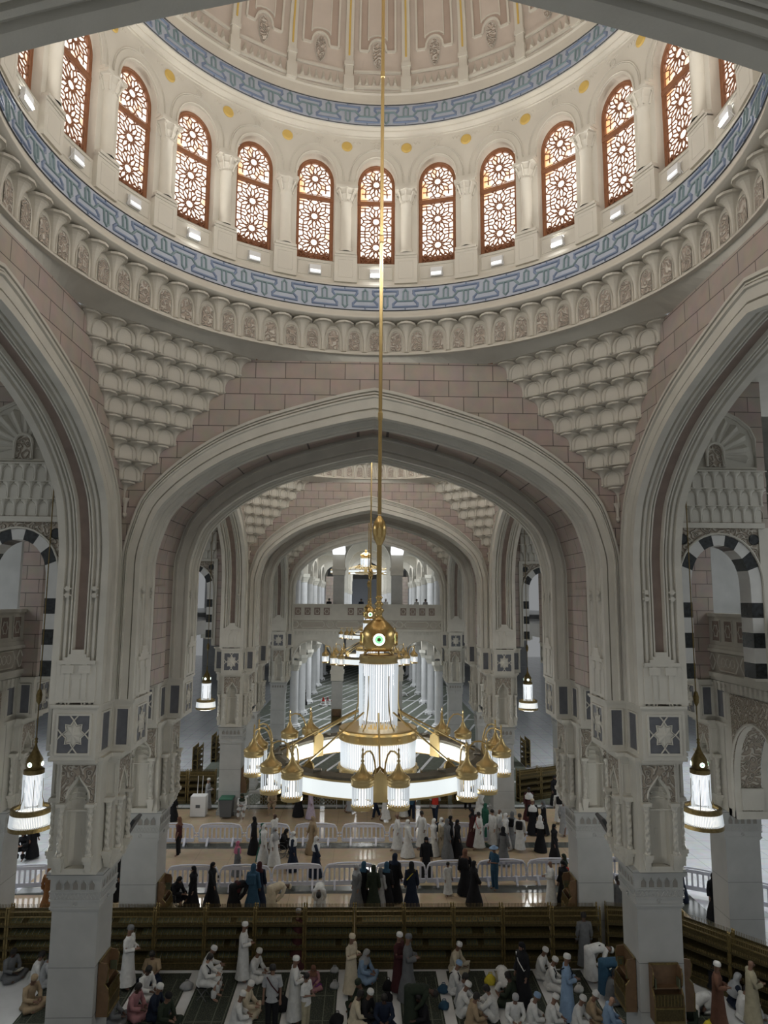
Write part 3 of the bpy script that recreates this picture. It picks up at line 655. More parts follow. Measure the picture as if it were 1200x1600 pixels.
    blue_panel(b, fput(0, -.35, 'f'), .74, 1.07, 8.02, 9.0); blue_panel(b, fput(0, -.35, 'f'), -1.03, -.65, 8.02, 9.0)
    blue_panel(b, fput(.62, -.9, 'r'), -.25, .3, 8.02, 9.0)
    return root
pier = make_pier()
PIERS = []
def place_pier(x, y, mirror, label, first=False):
    c = pier if first else copy_tree(pier)
    c.location = (x, y, ZF); c.scale = (-1 if mirror else 1, 1, 1)
    tag(c, label, 'pier', 'stone piers of the nave'); PIERS.append(c); return c
PX = 7.77; PYA = 19.85; PYB = 25.05
nth = ['nearest', 'second nearest', 'third nearest', 'fourth nearest', 'fifth nearest', 'farthest']
i = 0
for b in range(3):
    for yy in (PYA, PYB):
        if b == 2 and yy == PYB: continue
        for s, sd in ((-1, 'left'), (1, 'right')):
            place_pier(s * PX, yy + b * P, s > 0, '%s tall carved marble pier in the row on the %s of the nave' % (nth[i], sd), first=(i == 0 and s < 0))
        i += 1
# piers of the outer aisle row
for b in range(2):
    for s, sd in ((-1, 'left'), (1, 'right')):
        place_pier(s * 12.95, 25.05 + b * P, s > 0, '%s outer aisle pier beyond the %s nave arcade, under the balcony' % (('near', 'farther')[b], sd))

# ================================================================ AISLES: striped arch walls, balconies, outer arcade
def aisle_put(sg, yo): return lambda x, z, d: Vector((sg * x, 20.7 - d, z))
def make_aisle(sg, nm):
    p = aisle_put(sg, 0); cx = 10.68; mb = MB()
    inn = [(-.92, -2.28), (-.92, .45)] + [(-.92 * cos(t), .45 + 1.3 * sin(t) ** .85) for t in [pi * k / 16 for k in range(1, 16)]] + [(.92, .45), (.92, -2.28)]
    out = [(-1.27, -2.28), (-1.27, .45)] + [(-1.27 * cos(t), .45 + 1.62 * sin(t) ** .85) for t in [pi * k / 16 for k in range(1, 16)]] + [(1.27, .45), (1.27, -2.28)]
    X0, X1 = 8.37, 12.3
    # wall around the arch, full height
    o2 = out[1:-1]
    mb.grid([[p(cx + s, z, 0) for s, z in o2], [p(cx + s, 2.4, 0) for s, z in o2]], 1)
    mb.add([p(X0, ZB, 0), p(cx - 1.27, ZB, 0), p(cx - 1.27, 7, 0), p(X0, 7, 0)], [(0, 1, 2, 3)]); mb.add([p(cx + 1.27, -2.28, 0), p(X1, -2.28, 0), p(X1, 7, 0), p(cx + 1.27, 7, 0)], [(0, 1, 2, 3)])
    mb.add([p(cx - 1.27, 2.3, 0), p(cx + 1.27, 2.3, 0), p(cx + 1.27, 7, 0), p(cx - 1.27, 7, 0)], [(0, 1, 2, 3)])
    mb.add([p(X0, ZB, -.6), p(cx - 1.27, ZB, -.6), p(cx - 1.27, 7, -.6), p(X0, 7, -.6)], [(0, 1, 2, 3)])
    mb.add([p(cx - 1.27, 2.3, -.6), p(X1, 2.3, -.6), p(X1, 7, -.6), p(cx - 1.27, 7, -.6)], [(0, 1, 2, 3)])
    mb.box(*sorted((sg * (cx - 1.5), sg * (cx - 1.27))), 20.66, 21.3, ZB, 2.3, 2)
    mb.box(*sorted((sg * (cx - 1.5), sg * (cx + 1.45))), 20.60, 20.7, 2.28, 2.44, 2); mb.box(*sorted((sg * (cx + 1.27), sg * X1)), 20.66, 21.3, -2.4, 2.3, 2)
    for (a, b_, c_, d_) in ((cx - 1.45, cx - 1.4, -.6, 2.28),): pass
    keep(struct(mb, nm, ['bx', 'carve2', 'cream']))
    # black and white voussoirs
    v = MB(); zz = [-2.28 + .455 * k for k in range(7)]
    L = []
    for k in range(6): L.append(([(-.92, zz[k]), (-.92, zz[k + 1])], [(-1.27, zz[k]), (-1.27, zz[k + 1])], 0 if k % 2 == 0 else 1))
    ts = [pi * k / 9 for k in range(10)]
    for k in range(9):
        a, b_ = ts[k], ts[k + 1]; t3 = [a, (a + b_) / 2, b_]
        L.append(([(-.92 * cos(t), .45 + 1.3 * sin(t) ** .85) for t in t3], [(-1.27 * cos(t), .45 + 1.62 * sin(t) ** .85) for t in t3], 0 if k % 2 else 1))
    for k in range(6): L.append(([(.92, zz[k]), (.92, zz[k + 1])], [(1.27, zz[k]), (1.27, zz[k + 1])], 0 if k % 2 == 0 else 1))
    for a, b_, mi in L:
        v.grid([[p(cx + s, z, .0) for s, z in b_], [p(cx + s, z, .03) for s, z in b_], [p(cx + s, z, .03) for s, z in a], [p(cx + s, z, -.6) for s, z in a]], mi)
    v.tube([p(cx + s * 1.03, z if z < .5 else z * 1.02, .05) for s, z in out], .035, 5, 2, cap=False)
    v.box(*sorted((sg * (cx - 1.3), sg * (cx - .88))), 20.66, 21.3, -2.36, -2.28, 2); v.box(*sorted((sg * (cx + .88), sg * (cx + 1.3))), 20.66, 21.3, -2.36, -2.28, 2)
    for s in (-1.12, 1.12):
        c = p(cx + s, 1.93, .02); v.lathe([(0, 0), (.13, 0), (.16, .02), (.17, 0)], (0, 0, 0), 16)
        n = 64; nv = v.v[-n:]; v.v[-n:] = [Vector((q.x + c.x, c.y - q.z, q.y + c.z)) for q in nv]
    keep(struct(v, 'trim_striped_arch', ['black', 'white', 'cream']))
    # three rows of stalactites and the fan niche
    m = MB()
    for r in range(3):
        n = 8; w = .335; z0 = 2.47 + .52 * r; dd = .0 + .13 * r
        m.box(*sorted((sg * (cx - 1.40), sg * (cx + 1.40))), 20.7 - dd - .01, 20.7, z0, z0 + .52)
        for k in range(n + (r % 2)):
            x = cx + (k - (n - 1 + (r % 2)) / 2) * w
            trumpet(m, x, z0 + .03, z0 + .45, w * .98, .14, lambda s, d, z, dd=dd: p(s, z, dd + d), lip=.05, foot=.035)
            niche_arc(m, x + w / 2, z0 + .05, z0 + .40, .12, lambda s, d, z, dd=dd: p(s, z, dd + d), .012)
        m.box(*sorted((sg * (cx - 1.42), sg * (cx + 1.42))), 20.7 - dd - .16, 20.7, z0 + .49, z0 + .525)
    fr = [(-1.3, 4.15), (-1.3, 5.1), (-1.15, 5.45), (-.8, 5.75), (0, 6.15), (.8, 5.75), (1.15, 5.45), (1.3, 5.1), (1.3, 4.15), (-1.3, 4.15)]
    for r, d in ((.075, .03), (.03, .1)): m.tube([p(cx + s, z, d) for s, z in fr], r, 6, cap=False)
    m.add([p(cx + s, z, .01) for s, z in fr[:-1]], [tuple(range(9))])
    cz = 4.6
    for k in range(11):
        a = lerp(-pi / 2 - .12, pi / 2 + .12, k / 10); da = .125
        def lim(t):
            r = 1.22 / max(abs(sin(t)), .01); r2 = 1.42 / max(cos(t) + .25 * abs(sin(t)), .01) if cos(t) > -.1 else 9; return min(r, r2, 1.35)
        R_ = lim(a) * .93; P_ = lambda r, t, d: p(cx + r * sin(t), cz + r * cos(t), d)
        q = [P_(.33, a - da, .02), P_(R_ * .92, a - da, .02), P_(R_, a, .02), P_(R_ * .92, a + da, .02), P_(.33, a + da, .02), P_(.33, a, .02), P_(R_ * .9, a, .16)]
        m.add(q, [(0, 1, 6), (1, 2, 6), (2, 3, 6), (3, 4, 6), (4, 5, 6), (5, 0, 6)])
    ol = [(-.26, 4.2), (-.26, 4.7)] + [(-.26 * cos(t), 4.7 + .27 * sin(t)) for t in [pi * j / 6 for j in range(1, 6)]] + [(.26, 4.7), (.26, 4.2)]
    m.tube([p(cx + s, z, .12) for s, z in ol], .05, 6, cap=False); m.add([p(cx + s * .85, z, .10) for s, z in ol], [tuple(range(len(ol)))], 1)
    keep(struct(m, 'trim_fan_niche', ['cream', 'carve2']))
    # balcony along the outer row, bracket course and carved low arch below
    B = MB(); xo = 12.3
    q = (lambda s, z, d: Vector((sg * (xo - d), s, z)))
    def qb(y0, y1, z0, z1, d0, d1, mi=0): B.box(*sorted((sg * (xo - d0), sg * (xo - d1))), y0, y1, z0, z1, mi)
    ya, yb = 14.0, 26.2
    qb(ya, yb, -1.62, -.5, -.25, .0); qb(ya, yb, -.5, -.38, -.3, .06); qb(ya, yb, -1.62, -1.5, -.25, .05); qb(ya, yb, -2.5, -1.62, -.9, 0); qb(ya, yb, -1.74, -1.62, -.3, .1); qb(ya, yb, -2.62, -2.46, -.3, .1); qb(ya, yb, -2.72, -2.62, -.3, .05); qb(ya, yb, -3.1, -2.72, -1.1, -.05)
    k = ya
    while k < yb - .5:
        B.box(*sorted((sg * xo, sg * (xo - .015))), k + .15, k + .65, -1.35, -.65, 1); pf2 = lambda s, z, d: Vector((sg * (xo - .01 - d), s, z))
        pframe(B, pf2, k + .12, k + .68, -1.38, -.62, .035, .03)
        c_ = (k + .4, -1.0); B.tube([pf2(c_[0] + .18 * sin(t) * (1 if j % 2 else .72), c_[1] + .24 * cos(t) * (1 if j % 2 else .72), .02) for j, t in enumerate([pi / 6 * j for j in range(13)])], .02, 4, cap=False)
        k += .82
    qb(ya, yb, -2.44, -1.76, 0, .012, 2)
    k = ya; j = 0
    while k < yb - .6:
        w_ = 1.5 if j % 2 else .55
        o = [(k + .12, -2.08), (k + .3, -1.8), (k + w_ - .18, -1.8), (k + w_, -2.08), (k + w_ - .18, -2.38), (k + .3, -2.38), (k + .12, -2.08)]
        B.tube([q(a, z, .02) for a, z in o], .03, 4, cap=False)
        if j % 2:
            for e in (-.3, 0, .3):
                B.tube([q(k + w_ / 2 + .06 + e + .13 * cos(t), -2.08 + .15 * sin(t), .0) for t in [pi * i_ / 5 for i_ in range(11)]], .028, 4, cap=False)
        k += w_; j += 1
    k = ya
    while k < yb: qb(k, k + .14, -3.05, -2.74, -.1, .06); k += .28
    keep(struct(B, 'trim_balcony', ['cream', 'redstone', 'shade']))
    A = MB(); yc, hw = 22.25, 1.35; zs, za, zl = -6.1, -3.95, -7.2
    arc = opening(hw, zl, zs, za, 6); thick = 1.15
    A.grid([[q(yc + s, z, 0) for s, z in arc[1:-1]], [q(yc + s, -3.1, 0) for s, z in arc[1:-1]]], 1)
    for a, b_ in ((-2.3, -hw), (hw, 1.8)): A.grid([[q(yc + a, zl, 0), q(yc + b_, zl, 0)], [q(yc + a, -3.1, 0), q(yc + b_, -3.1, 0)]])
    for d0, d1, m_ in ((0, -.22, 0), (-.22, -.93, 1), (-.93, -1.15, 0)):
        e = 0 if m_ == 0 else .03
        A.grid([[q(yc + s * (1 + e / hw), z, d0) for s, z in arc], [q(yc + s * (1 + e / hw), z, d1) for s, z in arc]], m_)
    A.grid([[q(yc + s, z, -1.15) for s, z in arc[1:-1]], [q(yc + s, -3.1, -1.15) for s, z in arc[1:-1]]])
    A.tube([q(yc + s * 1.08, z + .05, .02) for s, z in arc], .05, 5, cap=False)
    for s in (hw,): A.box(*sorted((sg * (xo + .2), sg * (xo + .95))), yc + hw - .08, yc + hw, -6.9, -6.2, 0); 
    A.box(*sorted((sg * xo, sg * (xo + 1.15))), yc + hw - .02, yc + 1.8, -7.2, -6.95); 
    keep(struct(A, 'wall_outer_arcade', ['cream', 'carve2']))
    # upper gallery slab, brick return and marble pier seen through the striped arch
    G = MB(); G.box(*sorted((sg * 12.4, sg * 40)), 20.9, 41.4, -2.6, -1.62); G.box(*sorted((sg * 12.4, sg * 40)), 14.0, 20.9, -2.6, -1.62); keep(struct(G, 'floor_gallery', 'wmarble'))
    R = MB(); R.box(*sorted((sg * 11.75, sg * 12.5)), 24.75, 26.1, ZB, 7); keep(struct(R, 'wall_return', 'bx'))
    R = MB(); R.box(*sorted((sg * 15.0, sg * 16.5)), 29.6, 31, -1.62, 7); keep(struct(R, 'wall_marble_pier', 'marble'))
    Cg = MB(); Cg.box(*sorted((sg * 8.4, sg * 40)), 3.8, 3.8 + P, 7.0, 7.1); keep(struct(Cg, 'ceiling_aisle', 'cream'))
make_aisle(-1, 'wall_aisle_left'); make_aisle(1, 'wall_aisle_right')

# ---------------------------------------------------------------- repeat bays two and three
for b in (1, 2):
    for o in list(bay_objs):
        if b == 2 and o.name.startswith('wall_passage'): continue
        c = o.copy(); COL.objects.link(c); c.location = o.location + Vector((0, b * P, 0))
    for k, w in enumerate(windows):
        a = (k + 12) % 24 - 12
        if abs(a) <= 12: c = copy_tree(w); c.location.y += b * P; c.name = 'window_%d' % (24 * b + k + 1)
# labels for the pendentives, with their repeats
plab = ['far left', 'far right', 'near right', 'near left']
for b in range(3):
    for i, o in enumerate(pends[:4]):
        if b: o = o.copy(); COL.objects.link(o); o.location.y += b * P
        tag(o, 'tiered cream stalactite pendentive in the %s corner under the %s dome' % (plab[i], ('nearest', 'second', 'third')[b]), 'pendentive', 'stalactite pendentives')

# ================================================================ FLOORS
def flat(name, x0, x1, y0, y1, m, z=ZF, th=.05, rot=0):
    mb = MB(); mb.box(x0, x1, y0, y1, z - th, z); return struct(mb, name, m)
def floor_mat(name, col, joint, sx, sy, rough):
    m = brick_mat(name, 0, 0, bw=sx, bh=sy, zoff=0, col=col, col2=tuple(c * .93 for c in col), mortar=joint)
    nt = m.node_tree; cb = [n for n in nt.nodes if n.type == 'COMBXYZ'][0]; sp = [n for n in nt.nodes if n.type == 'SEPXYZ'][0]
    for l in list(cb.inputs[1].links): nt.links.remove(l)
    nt.links.new(sp.outputs[1], cb.inputs[1]); b = nt.nodes['Principled BSDF']; b.inputs['Roughness'].default_value = rough
    [setattr(n.inputs['Strength'], 'default_value', .05) for n in nt.nodes if n.type == 'BUMP']
    [setattr(n, 'offset', 0) for n in nt.nodes if n.type == 'TEX_BRICK']
    return m
MT['fl_white'] = floor_mat('white_marble_paving', (.56, .58, .60), (.25, .26, .27), 1.2, 1.2, .2)
MT['fl_beige'] = floor_mat('beige_marble_paving', (.46, .325, .165), (.30, .21, .11), 1.6, 1.6, .12)
flat('floor', -46, 46, -12, 150, 'fl_white', ZF - .03, .3)
flat('floor_corridor', -10.6, 10.0, 24.9, 41.3, 'fl_beige', ZF, .02)
mb = MB(); mb.add([(10.0, 24.9, ZF), (13.3, 27.0, ZF), (13.3, 41.3, ZF), (10.0, 41.3, ZF)], [(0, 1, 2, 3)]); mb.add([(-10.6, 24.9, ZF), (-14.4, 24.9, ZF), (-14.4, 41.3, ZF), (-10.6, 41.3, ZF)], [(3, 2, 1, 0)]); struct(mb, 'floor_corridor_end', 'fl_beige')
mb = MB()
for y0, y1 in ((29.85, 30.6), (35.0, 35.75), (41.3, 41.6)): mb.box(-14.4, 13.3, y0, y1, ZF - .03, ZF + .004)
mb.box(12.4, 13.3, 24.6, 31, ZF - .03, ZF + .006)
struct(mb, 'trim_floor_inlay', 'grey')
flat('floor_prayer_hall', -12, 12, 3, 24.9, 'wmarble', ZF + .005, .02)
# carpets of the prayer area, each strip by itself
i = 0
xs = [-10.1 + 1.58 * k for k in range(13)]
for k, x in enumerate(xs):
    mb = MB(); mb.box(x, x + 1.24, 9.0, 23.85, 0, .018)
    for a in (.05, 1.16): mb.box(x + a, x + a + .03, 9.05, 23.5, .018, .021, 1)
    mb.box(x + .35, x + .38, 9.05, 23.5, .018, .02, 1); mb.box(x + .86, x + .89, 9.05, 23.5, .018, .02, 1)
    y = 10.0
    while y < 23.4: mb.box(x + .1, x + 1.14, y, y + .03, .018, .0205, 1); y += 1.25
    o = mb.build('prayer_carpet', ['carpet', 'carpetline'], loc=(0, 0, ZF + .005))
    tag(o, 'long dark green prayer carpet between marble strips, %s of thirteen from the left' % (['first', 'second', 'third', 'fourth', 'fifth', 'sixth', 'seventh', 'eighth', 'ninth', 'tenth', 'eleventh', 'twelfth', 'thirteenth'][k]), 'carpet', 'prayer carpets in the foreground')
# striped carpet field of the hall behind
mb = MB(); mb.box(-11.5, 11.5, 42.2, 130, ZF - .03, ZF + .012)
def clipx(pts, lo, hi): return pts
k = -40
while k < 16:
    x0 = k * 1.32; s = .30
    a = []; n = 30
    for j in range(n + 1):
        y = 42.3 + 87 * j / n; x = x0 + s * (y - 42.3)
        if -11.4 < x < 11.2: a.append((x, y))
    if len(a) > 1: mb.grid([[(x, y, ZF + .016) for x, y in a], [(x + .22, y, ZF + .016) for x, y in a]], 1)
    k += 1
for y in (47, 60, 71, 84, 98): mb.box(-11.4, 11.4, y, y + .35, ZF, ZF + .017, 1)
o = mb.build('striped_carpet', ['carpet2', 'wmarble']); tag(o, 'grey-green carpet field with slanting white stripes in the far hall', 'carpet')

# ================================================================ FAR HALL
YH = 61.3 + .2
mb = MB(); hw = 6.6
mb.box(-7.1, 7.1, YH, YH + .35, -1.62, -.5); mb.box(-7.1, 7.1, YH - .08, YH + .4, -.5, -.36); mb.box(-7.1, 7.1, YH - .06, YH, -1.62, -1.5)
mb.box(-7.1, 7.1, YH, YH + .8, -2.75, -1.62); mb.box(-7.1, 7.1, YH - .1, YH, -1.74, -1.6); mb.box(-7.1, 7.1, YH - .12, YH, -2.75, -2.6)
pf_ = lambda s, z, d: Vector((s, YH - d, z))
for x in (-6.2, -5.35, -4.5, -3.65, -1.5, -.65, .2, 1.05, 3.2, 4.05, 4.9, 5.75):
    mb.box(x - .28, x + .28, YH - .02, YH, -1.35, -.68, 1); pframe(mb, pf_, x - .31, x + .31, -1.38, -.65, .04, .05)
    mb.tube([pf_(x + .2 * sin(t) * (1 if j % 2 else .7), -1.01 + .24 * cos(t) * (1 if j % 2 else .7), .03) for j, t in enumerate([pi / 6 * j for j in range(13)])], .03, 4, cap=False)
mb.box(-7.1, 7.1, YH - .012, YH, -2.56, -1.78, 2)
x = -6.9
j = 0
while x < 6.6:
    w_ = 2.3 if j % 2 else .8
    mb.tube([pf_(a, z, .02) for a, z in [(x + .1, -2.17), (x + .3, -1.9), (x + w_ - .2, -1.9), (x + w_, -2.17), (x + w_ - .2, -2.45), (x + .3, -2.45), (x + .1, -2.17)]], .055, 4, cap=False); x += w_; j += 1
x = -7
while x < 7: mb.box(x, x + .16, YH - .12, YH, -3.05, -2.78); x += .32
mb.box(-7.1, 7.1, YH, YH + .8, -3.2, -2.75)
struct(mb, 'trim_gallery_front', ['cream', 'redstone', 'shade'])
mb = MB()   # three low arches under the gallery
for cx, hw_ in ((-4.85, 1.75), (0, 1.9), (4.85, 1.75)):
    o = opening(hw_, -12, -5.7, -3.6)
    a = o[1:-1]; mb.grid([[(cx + s, YH + .1, z) for s, z in a], [(cx + s, YH + .1, -3.1) for s, z in a]])
    mb.grid([[(cx + s, YH + .1, z) for s, z in a], [(cx + s, YH + 1.0, z) for s, z in a]])
    mb.tube([(cx + s * 1.04, YH + .06, z + .06) for s, z in a], .07, 5, cap=False)
    for sg in (-1, 1): mb.lathe([(0, .02), (.2, .02)], (0, 0, 0), 10) if 0 else None
struct(mb, 'wall_gallery_arches', 'cream')
mb = MB(); mb.box(-30, 30, YH + .8, 150, -2.9, -1.62); struct(mb, 'floor_upper_gallery', 'wmarble')
def hall_pier(x, y, z0, z1, r, label, cat='pier', dark='marble'):
    root = empty('hall_pier', (x, y, z0)); h = z1 - z0
    m = MB(); m.box(-r, r, -r, r, 0, h * .55, b=.03); m.box(-r * 1.12, r * 1.12, -r * 1.12, r * 1.12, 0, .3); m.build('shaft', dark, root)
    m = MB(); m.box(-r * 1.15, r * 1.15, -r * 1.15, r * 1.15, h * .55, h * .62); m.box(-r * 1.3, r * 1.3, -r * 1.3, r * 1.3, h * .62, h * .65); m.box(-r * 1.1, r * 1.1, -r * 1.1, r * 1.1, h * .65, h)
    m.build('capital', 'cream', root); tag(root, label, cat); return root
for x, sd in ((-2.65, 'left'), (2.65, 'right')):
    hall_pier(x, YH + .6, ZF, -3.1, .48, 'square marble pier carrying the far gallery, %s of the big chandelier' % sd)
    hall_pier(x, YH + 1.2, -1.62, 5.4, .50, 'grey square pillar standing on the far gallery, %s of the chandelier rod' % sd)
def round_column(x, y, z0, h, r, label, group=None):
    root = empty('round_column', (x, y, z0))
    m = MB(); m.lathe([(r, .5), (r * .96, h - .9)], (0, 0, 0), 16); m.build('shaft', 'wmarble', root, smooth=True)
    m = MB(); m.lathe([(r * 1.75, 0), (r * 1.75, .22), (r * 1.5, .26), (r * 1.5, .36), (r * 1.15, .42), (r * 1.15, .5), (r, .52)], (0, 0, 0), 8)
    for j in range(8):
        t = pi / 4 * j; m.box(r * 1.6 * sin(t) - .07, r * 1.6 * sin(t) + .07, r * 1.6 * cos(t) - .07, r * 1.6 * cos(t) + .07, .06, .2, 1)
    m.build('vented_base', ['wmarble', 'darkline'], root)
    m = MB(); m.lathe([(r * .96, h - .9), (r * 1.1, h - .85), (r * 1.05, h - .8), (r * 1.45, h - .4), (r * 1.6, h - .35), (r * 1.6, h)], (0, 0, 0), 8); m.build('capital', 'cream', root)
    tag(root, label, 'column', group); return root
cproto = None; n = 0
ordn = ['first', 'second', 'third', 'fourth', 'fifth', 'sixth', 'seventh', 'eighth', 'ninth', 'tenth', 'eleventh', 'twelfth']
for s, sd in ((-1, 'left'), (1, 'right')):
    for lvl, z0, h in (('lower', ZF, 6.2), ('upper', -1.62, 4.4)):
        proto = None
        for j in range(7):
            y = 66.5 + j * 7.8
            lab = 'white round column in the %s row of the %s far hall, %s from the front' % (sd, lvl, ordn[j])
            if proto is None: proto = round_column(s * 6.9, y, z0, h, .42, lab, 'columns of the %s far hall' % lvl)
            else: c = copy_tree(proto); c.location.y = y; tag(c, lab, 'column', 'columns of the %s far hall' % lvl)
for s, sd in ((-1, 'left'), (1, 'right')):
    for x, sp_ in ((10.6, 'outer'),):
        proto = None
        for j in range(6):
            y = 66.5 + j * 7; lab = 'pale round column on the upper gallery in the %s %s row, %s from the front' % (sp_, sd, ordn[j])
            if proto is None: proto = round_column(s * x, y, -1.62, 4.4, .42, lab, 'outer columns of the upper gallery')
            else: c = copy_tree(proto); c.location.y = y; tag(c, lab, 'column', 'outer columns of the upper gallery')
# arcades over the rows, ceiling and end walls of the far hall
mb = MB()
for s in (-1, 1):
    for z0, zt, X_ in ((ZF + 6.2, -2.9, 6.9), (2.78, 6.9, 6.9), (2.78, 6.9, 10.6)):
        for j in range(0, 6):
            yc = 66.5 + 7.8 * j + 3.9; o = opening(3.45, z0, z0 + .2, z0 + 2.0 if z0 < 0 else z0 + 2.1)
            a = o[1:-1]
            for xx in (X_ - .4, X_ + .4): mb.grid([[(s * xx, yc + q, z) for q, z in a], [(s * xx, yc + q, zt) for q, z in a]])
            mb.grid([[(s * (X_ - .4), yc + q, z) for q, z in a], [(s * (X_ + .4), yc + q, z) for q, z in a]])
            mb.box(*sorted((s * (X_ - .4), s * (X_ + .4))), yc + 3.45, yc + 4.35, z0, zt)
struct(mb, 'wall_far_arcades', 'cream2')
mb = MB()
for j in range(4):      # cross arches over the far upper nave
    y = 66 + j * 13; o = opening(2.2, 3.0, 3.4, 5.9); a = o[1:-1]
    for yy in (y, y + .8): mb.grid([[(q, yy, z) for q, z in a], [(q, yy, 6.9) for q, z in a]])
    mb.grid([[(q, y, z) for q, z in a], [(q, y + .8, z) for q, z in a]])
    for s in (-1, 1):
        mb.box(*sorted((s * 2.2, s * 3.1)), y, y + .8, 2.9, 6.9); o2 = opening(1.7, 3.0, 3.3, 5.2)[1:-1]
        for yy in (y, y + .8): mb.grid([[(s * 4.8 + q, yy, z) for q, z in o2], [(s * 4.8 + q, yy, 6.9) for q, z in o2]])
        mb.grid([[(s * 4.8 + q, y, z) for q, z in o2], [(s * 4.8 + q, y + .8, z) for q, z in o2]])
struct(mb, 'wall_cross_arches', 'cream')
for j in range(1, 4):
    for s, sd in ((-1, 'left'), (1, 'right')):
        hall_pier(s * 2.65, 66.4 + j * 13, -1.62, 2.9, .36, 'slim pale pillar on the %s of the upper far nave, %s row back' % (sd, ordn[j]), dark='wmarble')
mb = MB(); mb.box(-30, 30, YH + 1.5, 150, 6.9, 7.1); struct(mb, 'ceiling_far_hall', 'cream2')
mb = MB(); mb.box(-30, 30, 128, 128.5, ZF, 7); struct(mb, 'wall_far', 'wmarble')
mb = MB(); mb.box(-3.4, 3.4, 118, 118.3, -1.62, 3.6); mb.build('far_doorway_screen', 'screenblue' if 'screenblue' in MT else 'skyblue', kind='structure').name = 'door_1'
for s, sd in ((-1, 'left'), (1, 'right')):
    mb = MB(); mb.box(*sorted((s * 4.0, s * 6.0)), 100, 100.4, -1.62, 3.4); struct(mb, 'wall_rose_%s' % sd, 'bx')
    mb = MB(); mb.box(*sorted((s * 38, s * 38.4)), -12, 150, ZF, 7.1); struct(mb, 'wall_side_%s' % sd, 'wmarble')
    mb = MB(); mb.box(*sorted((s * 8.4, s * 40)), 3.8 + P, 3.8 + 2 * P, 7.0, 7.1); mb.box(*sorted((s * 8.4, s * 40)), 3.8 + 2 * P, YH + 1.6, 7.0, 7.1); struct(mb, 'ceiling_side_%s' % sd, 'cream')
# white lit lamps on the two far pillars
for s, sd in ((-1, 'left'), (1, 'right')):
    mb = MB(); mb.lathe([(0, -.1), (.55, -.1), (.62, .15), (.55, 1.0), (0, 1.1)], (0, 0, 0), 14)
    o = mb.build('wall_lamp', 'core', loc=(s * 2.65, YH + .5, 4.2)); tag(o, 'large white glowing lamp at the head of the %s far gallery pillar' % sd, 'lamp', 'far gallery lamps')

# ================================================================ DRUM FLOODLIGHTS
def make_flood(lit):
    root = empty('floodlight')
    m = MB(); p = lambda s, z, d: wput(s, z, d)
    pbox(m, p, -.17, .17, 9.54, 9.80, .03, .12); m.build('housing', 'whitebox', root)
    m = MB(); m.add([p(-.15, 9.82, .05), p(.15, 9.82, .05), p(.15, 9.56, .16), p(-.15, 9.56, .16)], [(0, 1, 2, 3)]); m.build('lens', 'lamp' if lit else 'lampdim', root)
    m = MB(); m.tube([p(-.19, 9.55, .0), p(-.17, 9.7, .1), p(-.17, 9.85, .0)], .012, 5); m.tube([p(.19, 9.55, .0), p(.17, 9.7, .1), p(.17, 9.85, .0)], .012, 5); m.build('bracket', 'whitebox', root)
    root.location = (0, YC, 0); return root
fl = make_flood(True); fd = make_flood(False); fl_used = fd_used = False
for k in range(24):
    lit = k % 3 == 0
    if lit: c = fl if not fl_used else copy_tree(fl); fl_used = True
    else: c = fd if not fd_used else copy_tree(fd); fd_used = True
    c.rotation_euler.z = -k * 2 * pi / 24
    right = k <= 12; q = k if right else 24 - k
    where = 'below the central dome window' if k == 0 else ('below the dome window straight overhead behind' if k == 12 else 'below the %s window to the %s of the central one' % (ordn[q - 1], 'right' if right else 'left'))
    tag(c, '%s floodlight %s' % ('brightly shining white' if lit else 'small white', where), 'floodlight', 'floodlights on the drum ledge')
    if lit:
        ld = bpy.data.lights.new('flood_beam', 'AREA'); ld.shape = 'SQUARE'; ld.size = .3; ld.energy = FLOOD; ld.color = (1, .97, .92); ld.spread = radians(170)
        lo = bpy.data.objects.new('flood_beam', ld); COL.objects.link(lo); a = k * 2 * pi / 24
        lo.location = (6.6 * sin(a), YC + 6.6 * cos(a), 9.75)
        d = Vector((-sin(a) * .9, -cos(a) * .9, .45)); lo.rotation_euler = d.to_track_quat('-Z', 'Y').to_euler()

# ================================================================ CHANDELIERS
def rods(mb, n, r0, r1, z0, z1, rr=.012, a0=0, a1=2 * pi, c=(0, 0), jit=0):
    for k in range(n):
        a = a0 + (a1 - a0) * (k + .5) / n; x0, y0, x1, y1 = r0 * sin(a), r0 * cos(a), r1 * sin(a), r1 * cos(a)
        rows = []
        for x, y, z in ((x0, y0, z0 + (k * 7 % 5) * jit), (x1, y1, z1)):
            rows.append([(c[0] + x + rr * cos(t), c[1] + y + rr * sin(t), z) for t in (0, 2.09, 4.19)])
        mb.grid(rows, 0, True)
def make_lantern(root, x, y, z):
    m = MB(); m.lathe([(0, .32), (.012, .30), (.012, .27), (.028, .245), (.014, .22), (.03, .19), (.045, .15), (.07, .10), (.12, .05), (.165, .02), (.175, -.01), (.16, -.03), (.168, -.05), (.165, -.09), (.15, -.10)], (0, 0, 0), 18)
    l = m.build('lantern', 'goldm', root, smooth=True, loc=(x, y, z))
    m = MB(); m.lathe([(.15, -.35), (.165, -.36), (.165, -.38), (.155, -.39), (.16, -.41), (.13, -.42), (.0, -.42)], (0, 0, 0), 18); m.build('base_ring', 'goldm', l, smooth=True)
    m = MB(); rods(m, 22, .145, .145, -.35, -.09, .011); m.build('glass_rods', 'crystal', l)
    m = MB(); m.lathe([(0, -.34), (.12, -.34), (.115, -.325), (.02, -.32), (.05, -.28), (.055, -.2), (.02, -.12), (0, -.11)], (0, 0, 0), 12); m.build('lamp', 'corew', l)
    return l
